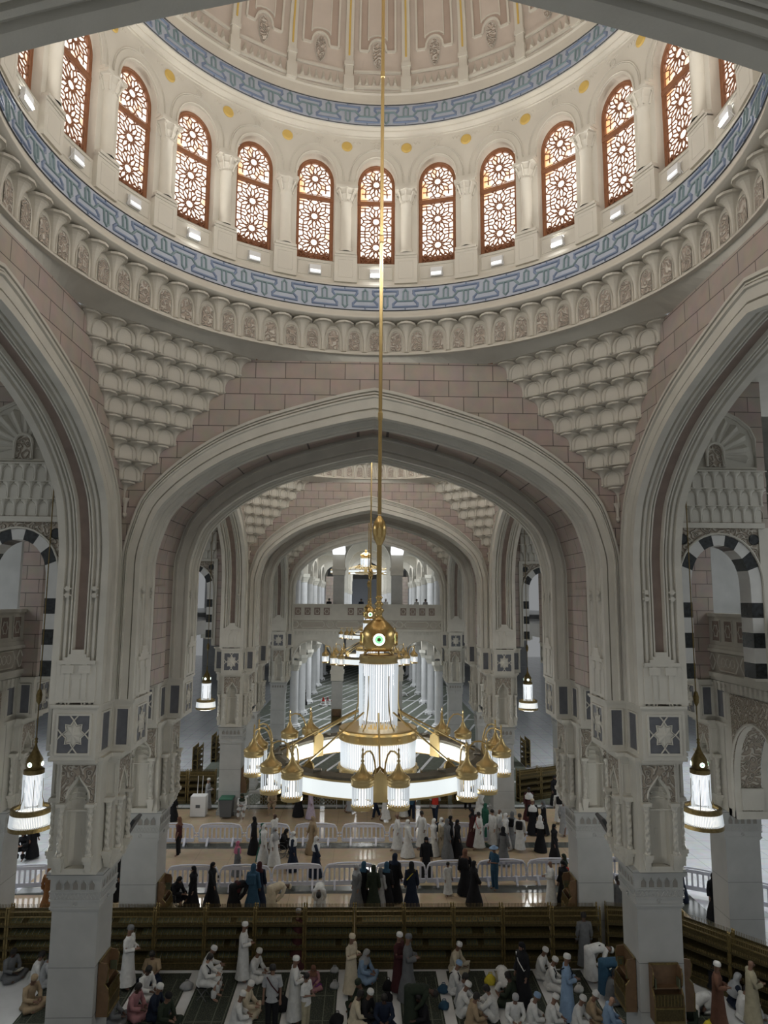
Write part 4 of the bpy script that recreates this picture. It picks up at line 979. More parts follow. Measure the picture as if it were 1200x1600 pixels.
def make_chandelier(label):
    root = empty('grand_chandelier', (0.03, YC, 0))
    m = MB(); m.tube([(0, 0, 24.2), (0, 0, 1.55)], .034, 8); 
    for z in (10.4, 15.0, 6.9, 3.4): m.lathe([(.036, z - .08), (.046, z - .06), (.046, z + .06), (.036, z + .08)], (0, 0, 0), 10)
    m.tube([(0, 0, 1.2), (0, 0, .05)], .045, 8); m.build('rod', 'goldm', root)
    m = MB(); m.lathe([(.035, 1.53), (.05, 1.50), (.10, 1.42), (.125, 1.32), (.125, 1.22), (.10, 1.10), (.06, 1.02), (.045, .99)], (0, 0, 0), 24); m.build('egg_knop', 'gold', root, smooth=True)
    m = MB(); m.lathe([(.04, .08), (.07, .05), (.04, .0), (.05, -.03), (.085, -.07), (.05, -.11), (.06, -.14), (.1, -.18), (.06, -.23), (.06, -.28), (.1, -.33), (.12, -.36)], (0, 0, 0), 16); m.build('finial', 'gold', root, smooth=True)
    m = MB(); m.lathe([(.08, -.33), (.12, -.35), (.19, -.41), (.26, -.49), (.30, -.58), (.315, -.68), (.305, -.78), (.275, -.87), (.25, -.89)], (0, 0, 0), 36); d = m.build('dome_cap', 'gold', root, smooth=True)
    for k in range(4):
        a = k * pi / 2 + pi; r = .292; m = MB(); m.lathe([(0, .045), (.072, .045)], (0, 0, 0), 20, mi=1); m.lathe([(.072, .045), (.105, .04)], (0, 0, 0), 20, mi=0); m.lathe([(.105, .04), (.118, .045), (.128, 0)], (0, 0, 0), 20, mi=2)
        st = []
        for j in range(12): st.append((.045 * (1 if j % 2 else .6) * cos(pi * j / 6), .045 * (1 if j % 2 else .6) * sin(pi * j / 6), .048))
        m.add(st, [tuple(range(12))], 3)
        nrm = Vector((sin(a), cos(a), 0)); up = Vector((0, 0, 1)); si = Vector((cos(a), -sin(a), 0))
        m.v = [nrm * (r + v.z) + si * v.x + up * v.y + Vector((0, 0, -.68)) for v in m.v]
        m.build('roundel', ['roundw', 'green', 'gold', 'oldgold'], d)
    m = MB(); m.lathe([(.2, -.95), (.34, -.96), (.335, -.98), (.345, -1.0), (.335, -1.08), (.345, -1.10), (.30, -1.11)], (0, 0, 0), 32)
    for k in range(6): a = k * pi / 3; m.tube([(.2 * sin(a), .2 * cos(a), -.86), (.3 * sin(a), .3 * cos(a), -.96)], .015, 5)
    m.build('collar', 'goldm', root, smooth=False)
    m = MB(); rods(m, 54, .33, .345, -2.12, -1.1, .0105, jit=-.02); rods(m, 40, .30, .31, -2.05, -1.1, .01); m.build('upper_crystals', 'crystal', root)
    m = MB(); m.lathe([(.0, -1.12), (.27, -1.13), (.27, -1.28), (.24, -1.34), (.24, -2.0), (.27, -2.08), (0, -2.12)], (0, 0, 0), 20); m.build('upper_glow', 'core', root)
    m = MB()
    for k in range(6):
        a = k * pi / 3 + pi / 6; m.tube([((.35 + .0) * sin(a), .35 * cos(a), -1.3), (.355 * sin(a), .355 * cos(a), -1.8), (.42 * sin(a), .42 * cos(a), -2.1), (.55 * sin(a), .55 * cos(a), -2.22)], .012, 5)
    m.build('curved_ribs', 'goldm', root)
    m = MB(); m.lathe([(.3, -2.2), (.67, -2.2), (.69, -2.22), (.68, -2.26), (.69, -2.38), (.66, -2.4)], (0, 0, 0), 40)
    m.lathe([(.66, -2.82), (.69, -2.83), (.69, -2.85), (.68, -2.94), (.64, -2.98), (.3, -3.0), (0, -3.0)], (0, 0, 0), 40)
    for k in range(12): a = k * pi / 6; m.box(.69 * sin(a) - .02, .69 * sin(a) + .02, .69 * cos(a) - .02, .69 * cos(a) + .02, -2.33, -2.29); m.box(.69 * sin(a) - .02, .69 * sin(a) + .02, .69 * cos(a) - .02, .69 * cos(a) + .02, -2.91, -2.87)
    m.build('drum_bands', 'goldm', root)
    m = MB(); rods(m, 100, .645, .655, -2.83, -2.39, .012); m.build('drum_crystals', 'crystal', root)
    m = MB(); m.lathe([(.60, -2.42), (.60, -2.82)], (0, 0, 0), 32); m.build('drum_glow', 'core', root)
    # big ring: white lit panels between brass posts
    R_ = 1.82; z0, z1 = -2.93, -2.68
    m = MB(); m.lathe([(R_ + .02, z0), (R_ + .02, z1)], (0, 0, 0), 64); m.lathe([(R_ - .22, z1), (R_ - .22, z0)], (0, 0, 0), 64); m.build('light_ring', 'panelw', root)
    m = MB(); m.lathe([(R_ - .23, z1), (R_ - .23, z1 + .05), (R_ - .10, z1 + .09), (R_ + .01, z1 + .05), (R_ + .03, z1)], (0, 0, 0), 64)
    for k in range(16): a = (k + .5) * pi / 8; m.box(*sorted(((R_ - .1) * sin(a) - .06, (R_ - .1) * sin(a) + .06)), *sorted(((R_ - .1) * cos(a) - .06, (R_ - .1) * cos(a) + .06)), z1 + .06, z1 + .10)
    m.build('ring_cover', 'ringtop', root)
    m = MB()
    for r, z in ((R_ + .025, z0), (R_ + .025, z1), (R_ - .225, z0), (R_ - .225, z1)): m.lathe([(r - .012, z - .014), (r + .014, z - .014), (r + .014, z + .014), (r - .012, z + .014)], (0, 0, 0), 64)
    m.lathe([(R_ - .22, z0 - .01), (R_ + .02, z0 - .01)], (0, 0, 0), 64); m.build('ring_frame', 'goldm', root)
    for k in range(8):
        a = k * pi / 4; u = Vector((sin(a), cos(a), 0)); t = Vector((cos(a), -sin(a), 0))
        m = MB(); m.fn = lambda v, u=u, t=t: t * v.x + u * v.y + Vector((0, 0, v.z))
        m.prism([(-.11, z0 - .02), (.11, z0 - .02), (.11, z1 + .06), (.09, z1 + .12), (.03, z1 + .15), (0, z1 + .2), (-.03, z1 + .15), (-.09, z1 + .12), (-.11, z1 + .06)], R_ + .0, R_ + .05)
        m.build('ring_plate', 'goldm', root)
        m = MB(); m.fn = lambda v, u=u, t=t: t * v.x + u * v.y + Vector((0, 0, v.z))
        m.prism([(-.11, z0 - .02), (.11, z0 - .02), (.11, z1 + .06), (.09, z1 + .12), (.03, z1 + .15), (0, z1 + .2), (-.03, z1 + .15), (-.09, z1 + .12), (-.11, z1 + .06)], R_ - .27, R_ - .24)
        m.build('ring_plate', 'goldm', root)
        m = MB(); m.tube([u * .36 + Vector((0, 0, -1.92)), u * (R_ - .12) + Vector((0, 0, z1 + .08))], .016, 6); m.build('stay_bar', 'goldm', root)
        for g in (-1, 1):
            b = u * (R_ + .03) + t * (g * .07); ctr = lambda f, h: b + t * (g * .19 * f) + u * (.27 * f) + Vector((0, 0, h))
            m = MB(); m.tube([b + Vector((0, 0, z0 + .05)), b + Vector((0, 0, z1 + .2)), ctr(.06, -2.38), ctr(.2, -2.27), ctr(.42, -2.20), ctr(.7, -2.19), ctr(1, -2.23)], .014, 6)
            e = ctr(1, -2.23); m.tube([e + Vector((0, 0, .08)), e + Vector((0, 0, -.1))], .010, 5); m.lathe([(.0, .12), (.018, .08), (.01, .05), (.02, .0), (.02, -.03), (.008, -.05)], tuple(e), 8)
            m.build('bracket_arm', 'goldm', root); make_lantern(root, e.x, e.y, -2.23 - .32)
    return tag(root, label, 'chandelier', 'grand chandeliers down the nave')
gc = make_chandelier('huge brass and crystal ring chandelier with lanterns, nearest in the nave')
plight('chandelier_light', (0.03, YC, -3.4), CH_E * .8, .6)
for b, lb in ((1, 'brass and crystal ring chandelier seen partly behind the nearest one'), (2, 'third ring chandelier down the nave, mostly hidden behind the nearer two')):
    c = copy_tree(gc); c.location.y += b * P; c['label'] = lb; plight('chandelier_light', (0.03, YC + b * P, -3.5), CH_E * .85, .6)
c = copy_tree(gc); c.location = (-.2, 84, 6.2); c['label'] = 'distant round chandelier glowing above the far upper gallery'; c.scale = (1.9, 1.9, 1.0)
def make_small():
    root = empty('hanging_lantern_chandelier')
    m = MB(); m.tube([(0, 0, 9.5), (0, 0, .1)], .018, 6); m.lathe([(.0, 1.85), (.05, 1.8), (.085, 1.66), (.07, 1.5), (.02, 1.4)], (0, 0, 0), 12); m.build('rod', 'oldgold', root)
    m = MB(); m.lathe([(.02, .50), (.05, .46), (.03, .42), (.05, .38), (.03, .33), (.04, .28), (.06, .2), (.12, .08), (.21, -.08), (.23, -.2), (.22, -.3), (.2, -.33)], (0, 0, 0), 16); m.build('dome_cap', 'oldgold', root, smooth=True)
    for k in range(4):
        a = k * pi / 2 + pi + .12; m = MB(); m.lathe([(0, .02), (.028, .02)], (0, 0, 0), 12, mi=1); m.lathe([(.028, .02), (.07, .015)], (0, 0, 0), 12); m.lathe([(.07, .015), (.08, 0)], (0, 0, 0), 12, mi=2)
        n_ = Vector((sin(a), cos(a), 0)); si = Vector((cos(a), -sin(a), 0)); m.v = [n_ * (.22 + v.z) + si * v.x + Vector((0, 0, v.y - .2)) for v in m.v]; m.build('roundel', ['roundw', 'green', 'oldgold'], root)
    m = MB(); m.lathe([(.2, -.33), (.27, -.36), (.27, -.47), (.24, -.48)], (0, 0, 0), 24); m.build('collar', 'oldgold', root)
    m = MB(); rods(m, 44, .26, .27, -1.38, -.48, .010, jit=-.02); m.build('upper_crystals', 'crystal', root)
    m = MB(); m.lathe([(0, -.5), (.23, -.5), (.22, -.6), (.19, -.8), (.23, -.9), (.19, -1.0), (.17, -1.32), (0, -1.36)], (0, 0, 0), 14); m.build('upper_glow', 'core', root)
    m = MB()
    for k in range(6): a = k * pi / 3 + pi / 6; m.tube([(.275 * sin(a), .275 * cos(a), -.6), (.28 * sin(a), .28 * cos(a), -1.1), (.36 * sin(a), .36 * cos(a), -1.35), (.48 * sin(a), .48 * cos(a), -1.42)], .010, 5)
    m.build('curved_ribs', 'oldgold', root)
    m = MB(); m.lathe([(.44, -1.38), (.53, -1.38), (.54, -1.50), (.52, -1.52)], (0, 0, 0), 32); m.lathe([(.56, -1.82), (.575, -1.83), (.57, -1.93), (.3, -2.0), (0, -2.0)], (0, 0, 0), 32); m.build('drum_bands', 'oldgold', root)
    m = MB(); rods(m, 80, .55, .52, -1.83, -1.51, .013); m.build('drum_crystals', 'crystal', root)
    m = MB(); m.lathe([(.44, -1.52), (.46, -1.82)], (0, 0, 0), 24); m.build('drum_glow', 'corew', root)
    return root
sm = make_small(); first = True
for b in range(2):
    for s, sd in ((-1, 'left'), (1, 'right')):
        c = sm if first else copy_tree(sm); first = False
        c.location = (s * 9.45, 20.1 + b * P, -4.40); tag(c, '%s slim crystal chandelier hanging in the %s aisle' % (('nearer', 'farther')[b], sd), 'chandelier', 'aisle chandeliers')
        plight('aisle_chandelier_light', (s * 9.45, 20.1 + b * P, -6.7), AISLE_E, .5)
# floodlights of the farther domes and the light they give
for b in (1, 2):
    for k in (0, 3, 6, 9, 12, 15, 18, 21):
        c = copy_tree(fl); c.rotation_euler.z = -k * 2 * pi / 24; c.location.y += b * P
        tag(c, 'shining floodlight on the ledge of the %s dome, %s position clockwise from straight ahead' % (('second', 'third')[b - 1], ordn[k // 3]), 'floodlight', 'floodlights of the farther domes')
    for k in range(4):
        a = k * pi / 2 + pi / 4; d = Vector((-sin(a) * .9, -cos(a) * .9, .6))
        alight('far_flood_beam', (6.6 * sin(a), YC + b * P + 6.6 * cos(a), 9.75), d, FLOOD * (3.3 if b == 1 else 1.4), .4, .4)

# ================================================================ FURNITURE
def make_shelf():
    root = empty('quran_shelf'); w = .78
    m = MB()
    for s in (-w, w):
        m.box(s - .03, s + .03, -.03, .03, 0, 1.82); m.box(s - .03, s + .03, .30, .36, 0, 1.82); m.box(s - .02, s + .02, 0, .33, .2, .26); m.box(s - .02, s + .02, 0, .33, 1.0, 1.05)
        m.lathe([(.035, 1.82), (.02, 1.86), (.035, 1.9), (.0, 1.95)], (s, 0, 0), 8); m.lathe([(.035, 1.82), (.02, 1.86), (.035, 1.9), (.0, 1.95)], (s, .33, 0), 8)
    m.box(-w, w, .31, .34, .0, 1.78, 1); m.box(-w, w, -.03, .0, .02, .26, 1); m.box(-w, w, -.04, -.0, .22, .25)
    m.build('frame', ['oldgold', 'darkgold'], root)
    for i, z in enumerate((.30, .66, 1.02, 1.38)):
        m = MB(); m.add([(-w, -.02, z), (w, -.02, z), (w, .32, z + .16), (-w, .32, z + .16), (-w, -.02, z - .03), (w, -.02, z - .03), (w, .32, z + .13), (-w, .32, z + .13)], [(0, 1, 2, 3), (7, 6, 5, 4), (0, 4, 5, 1), (1, 5, 6, 2), (2, 6, 7, 3), (3, 7, 4, 0)])
        m.box(-w, w, -.045, -.02, z - .05, z + .02)
        for k in range(32): x = -w + .025 + k * .0487; m.box(x - .008, x + .008, -.045, -.03, z + .02, z + .10, 1)
        m.build('shelf', ['darkgold', 'oldgold'], root)
    m = MB(); m.box(-w, w, -.03, 0, 1.62, 1.65); m.box(-w, w, -.03, 0, 1.78, 1.80)
    for k in range(32): x = -w + .025 + k * .0487; m.tube([(x, -.015, 1.62), (x, -.015, 1.86)], .009, 4)
    for k in range(32): x = -w + .025 + k * .0487; m.tube([(x, .33, 1.7), (x, .33, 1.90)], .009, 4)
    m.box(-w, w, .3, .36, 1.66, 1.70); m.build('spindle_rail', 'oldgold', root)
    return root
shelf0 = make_shelf(); used = False; BOOKS = []
bk = MB(); bk.box(-.085, .085, -.12, .12, 0, .035, 0); bk.box(-.07, .07, -.10, .10, .035, .037, 1); bk.box(-.045, .045, -.07, .07, .037, .038, 0); bk.box(-.080, .088, -.115, .115, .006, .029, 2)
MT['bookgreen'] = mat('dark_green_book_cover', (.085, .095, .055), .5); MT['pages'] = mat('paper', (.55, .52, .42), .8)
bookm = bk.build('holy_book', ['bookgreen', 'oldgold', 'pages']); bused = False
random.seed(3)
def place_shelf(x, y, rz, lab, books, nm=''):
    global used, bused
    c = shelf0 if not used else copy_tree(shelf0); used = True
    c.location = (x, y, ZF); c.rotation_euler.z = rz; tag(c, lab, 'bookshelf', 'brass book shelves')
    if books:
        for i, z in enumerate((.30, .66, 1.02, 1.38)):
            for k in range(8):
                if random.random() < .08: continue
                b = bookm if not bused else bookm.copy()
                if bused: COL.objects.link(b)
                bused = True
                lx = -.68 + .194 * k; ly, lz = .15, z + .085
                b.location = (x + cos(rz) * lx - sin(rz) * ly, y + sin(rz) * lx + cos(rz) * ly, ZF + lz)
                b.rotation_euler = (atan2(.16, .34), 0, rz)
                tag(b, 'green-gilt book, %s along the %s board of the %s front-row shelf unit' % (ordn[k], ('bottom', 'second', 'third', 'top')[i], nm), 'book', 'holy books on the brass shelves')
xs_ = [-.47 + 1.64 * (k + .5) for k in range(-6, 5)]
names = ['ninth', 'eighth']
for k, x in enumerate(xs_):
    place_shelf(x, 24.03 - .012 * (k - 5), 0, 'dark brass shelf of holy books in the front divider row, %s from the left' % (ordn[k]), x > -9 and k < 9, ordn[k])
for k in range(3): place_shelf(-10.9 - 1.64 * k - .1, 24.1, 0, 'dark brass book shelf left of the near left pillar, %s outward' % ordn[k], k == 0, 'outer left')
place_shelf(8.45, 23.98, -.12, 'narrow brass shelf filling the gap beside the second right pillar', False)
[setattr(o, 'scale', (.62, 1, 1)) for o in bpy.data.objects if o.get('label', '').startswith('narrow brass shelf filling')]
for k in range(4):
    a = -.88; place_shelf(9.55 + .62 * k * 1.64 , 24.05 - .77 * k * 1.64, a, 'tall brass shelf in the slanting row right of the near right pillar, %s from top' % ordn[k], False)
for k in range(9):
    if k in (0, 8): continue
    place_shelf(-8.0 + 1.9 * k + .6, 42.2, 0, 'dark brass shelf along the far side of the corridor, %s from the left' % ordn[k - 1], False)
for k in range(3): place_shelf(-13.2 + 1.7 * k, 42.3, 0, 'dark brass shelf beyond the left nave pillar, %s from the left' % ordn[k], False)
for k in range(3): place_shelf(9.9 + 1.5 * k, 42.8 + .7 * k, .45, 'dark brass shelf beyond the right nave pillar, %s from the left' % ordn[k], False)
for s, k, x, y in ((-1, 0, -11.6, 49.5), (-1, 1, -11.2, 53.5), (-1, 2, -10.6, 57.5), (1, 0, 11.6, 52), (1, 1, 11.2, 56)):
    place_shelf(x, y, s * -pi / 2 if s < 0 else -pi / 2, 'brass shelf beside the white aisle columns on the %s, %s from front' % ('left' if s < 0 else 'right', ordn[k]), False)

def make_cabinet():
    root = empty('pillar_book_cabinet')
    m = MB(); side = [(0, 0), (.38, 0), (.40, .55), (.36, .85), (.22, 1.02), (.30, 1.15), (.34, 1.5), (.28, 1.66), (0, 1.7)]
    for x in (-.45, .41): m.prism([(-a, b) for a, b in side], x, x + .04, ax='x')
    m.box(-.41, .41, -.03, 0, 0, 1.68); m.build('case', 'wood2', root)
    m = MB()
    for x in (-.46, .42): m.tube([(x + .02, -a, b) for a, b in side[1:-1]], .022, 5)
    m.box(-.45, .45, -.42, -.38, .02, .1); m.box(-.41, .41, -.40, -.37, .45, .5); m.box(-.45, .45, -.06, 0, 1.66, 1.72); m.build('gilt_edge', 'oldgold', root)
    for z in (.06, .5, 1.02):
        m = MB(); m.box(-.41, .41, -.36 if z < 1 else -.26, -.03, z, z + .03); m.build('shelf', 'wood2', root)
    m = MB(); m.box(-.41, .41, -.39, -.36, .1, .45); m.box(-.41, .41, -.38, -.35, .53, .9)
    for k in range(8): m.box(-.36 + .1 * k, -.34 + .1 * k, -.40, -.36, .55, .88, 1)
    m.build('front_panel', ['darkgold', 'oldgold'], root)
    m = MB()
    return root
cab0 = make_cabinet(); cu = False
CABN = 0
def place_cab(x, y, rz, lab):
    global cu, CABN
    CABN += 1
    c = cab0 if not cu else copy_tree(cab0); cu = True; c.location = (x, y, ZF + 1.15); c.scale = (.88, .8, .78); c.rotation_euler.z = rz; tag(c, lab, 'cabinet', 'wooden book cabinets on pillars')
    for q in (-.33, .30):
        b = bookm.copy(); COL.objects.link(b); lx, ly = q, -.16
        b.location = (x + cos(rz) * lx - sin(rz) * ly, y + sin(rz) * lx + cos(rz) * ly, ZF + 1.15 + 1.18 * .78); b.rotation_euler = (pi / 2, 0, rz + pi / 2); tag(b, '%s upright green book in the cabinet %s' % ('left' if q < 0 else 'right', lab.split('cabinet ', 1)[-1].replace('with gilt edges ', '')), 'book', 'books in the pillar cabinets')
place_cab(7.8, 19.28, 0, 'wooden book cabinet with gilt edges on the front of the near right pillar')
place_cab(7.15, 19.9, -pi / 2, 'wooden book cabinet on the nave side of the near right pillar'); place_cab(8.40, 19.9, pi / 2, 'wooden book cabinet on the outer side of the near right pillar')
place_cab(-7.15, 19.9, pi / 2, 'wooden book cabinet on the nave side of the near left pillar')
place_cab(-7.15, 25.05, pi / 2, 'wooden book cabinet on the nave side of the second left pillar'); place_cab(7.15, 25.05, -pi / 2, 'wooden book cabinet on the nave side of the second right pillar')
for s, sd in ((-1, 'left'), (1, 'right')):
    place_cab(s * 7.15, 19.85 + P, -s * pi / 2, 'wooden book cabinet on the %s pillar beyond the corridor' % sd)
    place_cab(s * 2.65 , YH + .1, 0, 'small dark cabinet at the foot of the far %s gallery pier' % sd)

def make_barrier():
    root = empty('crowd_barrier'); m = MB(); w, h = 1.05, 1.0
    ol = [(-w, .22), (-w, .62), (-w + .05, .82), (-w + .16, .93), (-w * .5, .985), (0, 1.0), (w * .5, .985), (w - .16, .93), (w - .05, .82), (w, .62), (w, .22), (w - .08, .16), (-w + .08, .16), (-w, .22)]
    m.tube([(x, 0, z) for x, z in ol], .038, 6)
    m.box(-w, w, -.03, .03, .14, .30); m.box(-w + .08, w - .08, -.02, .02, .80, .93)
    for k in range(9): x = -.84 + .21 * k; m.box(x - .038, x + .038, -.02, .02, .28, .9)
    for s in (-w, w): m.box(s - .02 if s > 0 else s - .10, s + .10 if s > 0 else s + .02, -.025, .025, .5, .58); m.box(s - .02 if s > 0 else s - .10, s + .10 if s > 0 else s + .02, -.025, .025, .36, .42)
    m.build('panel', 'plastic', root)
    for s in (-.62, .62):
        m = MB(); m.prism([(-.30, 0), (-.22, 0), (0, .16), (.22, 0), (.30, 0), (.30, .05), (.06, .34), (-.06, .34), (-.30, .05)], s - .045, s + .045, ax='x'); m.build('foot', 'plastic', root)
    return root
bar0 = make_barrier(); bu = False
def place_bar(x, y, rz, lab):
    global bu
    c = bar0 if not bu else copy_tree(bar0); bu = True; c.location = (x, y, ZF); c.rotation_euler.z = rz; tag(c, lab, 'barrier', 'pale plastic crowd barriers')
for k in range(10): place_bar(-9.45 + 2.17 * k, 30.22 + .10 * max(0, k - 2), .045 if k > 2 else 0, 'pale lilac plastic barrier in the nearer corridor row, %s from the left' % ordn[k])
for k in range(8): place_bar(-9.6 + 2.35 * k, 35.55, 0, 'pale lilac plastic barrier in the farther corridor row, %s from the left' % ordn[k])
place_bar(-14.0, 30.3, .1, 'pale lilac plastic barrier beyond the near left pillar'); place_bar(13.7, 29.6, -.5, 'blue-lilac plastic barrier on white paving right of the near right pillar, left one'); place_bar(15.6, 28.2, -.7, 'blue-lilac plastic barrier at the right edge on white paving')
place_bar(-16.3, 30.6, .1, 'pale lilac plastic barrier at the far left edge')

def make_bin():
    r = empty('wheelie_bin', (-7.8, 39.8, ZF)); m = MB(); m.add([(-.30, -.32, .1), (.30, -.32, .1), (.30, .32, .1), (-.30, .32, .1), (-.36, -.40, 1.0), (.36, -.40, 1.0), (.36, .38, 1.0), (-.36, .38, 1.0)], [(3, 2, 1, 0), (0, 1, 5, 4), (1, 2, 6, 5), (2, 3, 7, 6), (3, 0, 4, 7)]); m.box(-.38, .38, -.42, .4, .95, 1.02); m.build('body', 'greyp', r)
    m = MB(); m.box(-.38, .38, -.42, .42, 1.02, 1.08, b=.02); m.tube([(-.3, .46, 1.0), (.3, .46, 1.0)], .02, 6); m.build('lid', 'greenp', r)
    for s in (-.32, .32): m = MB(); m.lathe([(0, -.03), (.1, -.03), (.1, .03), (0, .03)], (0, 0, 0), 12); m.v = [Vector((v.z + s, v.x + .3, v.y + .1)) for v in m.v]; m.build('wheel', 'greyp', r)
    tag(r, 'grey wheeled rubbish bin with green lid beside the left pillar beyond the barriers', 'bin')
make_bin()
r = empty('white_dispenser_box', (-9.4, 40.1, ZF)); m = MB(); m.box(-.42, .42, -.3, .3, .02, 1.12, b=.02); m.build('cabinet', 'whitebox', r); m = MB(); m.box(-.12, .12, -.31, -.30, .5, .66); m.build('label_plate', 'greyp', r)
m = MB(); [m.tube([(x, 0, 1.1), (x + .03, 0, 2.15)], .018, 6) for x in (-.12, .14)]; m.build('rod', 'whitebox', r); tag(r, 'white upright metal box with two thin white rods, left of the green-lidded bin', 'box')
def grille(x, y, w, lab):
    r = empty('metal_grille_stand', (x, y, ZF)); m = MB(); pframe(m, lambda s, z, d: Vector((s, -d, z)), -w, w, .15, .98, .04, .04); m.box(-w, w, -.04, .4, .98, 1.02)
    for s in (-w + .03, w - .03): m.box(s - .02, s + .02, 0, .04, 0, .2); m.box(s - .02, s + .02, .36, .4, 0, 1.0)
    m.build('frame', 'marble', r); m = MB(); n = int(w * 8)
    for k in range(n):
        for j in range(4):
            cx = -w + .1 + (2 * w - .2) * (k + .5) / n; cz = .26 + .2 * j; m.tube([(cx + .09 * cos(t), -.01, cz + .09 * sin(t)) for t in [pi * i_ / 3 for i_ in range(7)]], .01, 4, cap=False)
    m.build('fretwork', 'marble', r); tag(r, lab, 'stand', 'metal grille stands')
grille(-6.2, 41.0, .62, 'grey metal fretwork stand beside the seated man in green'); grille(-2.5, 41.4, .75, 'grey metal fretwork stand behind the woman in pink patterned cloth'); grille(-.7, 41.4, .7, 'grey metal fretwork stand, right one of the pair behind the lanterns')
scr = None; q = 0
for b in range(2):
    for s, sd in ((-1, 'left'), (1, 'right')):
        r = empty('tilted_screen', (s * 7.0, 20.75 + b * P, ZF + 5.3)) ; m = MB(); m.box(-.05, .05, -.30, .30, -.55, .55, b=.02); m.build('panel', 'screen', r); m = MB(); m.box(-.3 if s < 0 else .0, .0 if s < 0 else .3, -.06, .06, -.1, .1); m.tube([(0, 0, 0), (s * .5, 0, .15)], .03, 6); m.build('wall_bracket', 'darkgold', r)
        r.rotation_euler = (0, -s * .55, 0); tag(r, 'dark tilted screen fixed to the %s nave pillar, %s pair' % (sd, ('nearer', 'farther')[b]), 'screen', 'tilted pillar screens')

# ================================================================ PEOPLE
SK = dict(d=mat('deep_brown_skin', (.075, .038, .024), .6), m=mat('brown_skin', (.19, .105, .07), .6), l=mat('light_brown_skin', (.36, .22, .155), .6))
CLOTH = dict(white=(.58, .585, .575), cream=(.50, .44, .33), black=(.012, .012, .014), navy=(.013, .019, .036), grey=(.13, .135, .14), lgrey=(.32, .33, .34), blue=(.03, .075, .125), lblue=(.22, .32, .46),
             tan=(.33, .25, .16), pink=(.42, .13, .2), dpink=(.30, .15, .16), maroon=(.055, .018, .02), brown=(.15, .075, .05), green=(.02, .09, .06), dgreen=(.022, .03, .02), orange=(.22, .10, .04), red=(.40, .03, .02), khaki=(.34, .31, .22), purple=(.15, .04, .16), teal=(.22, .42, .40), yellow=(.6, .5, .05), lilac=(.42, .36, .44))
CM = {k: mat('cloth_' + k, v, .85, var=.12, scale=9, bump=.25, bscale=14, spec=.2) for k, v in CLOTH.items()}
HAIRM = mat('black_hair', (.012, .01, .009), .7); EYEM = mat('dark_eye', (.01, .01, .01), .3)
V = Vector
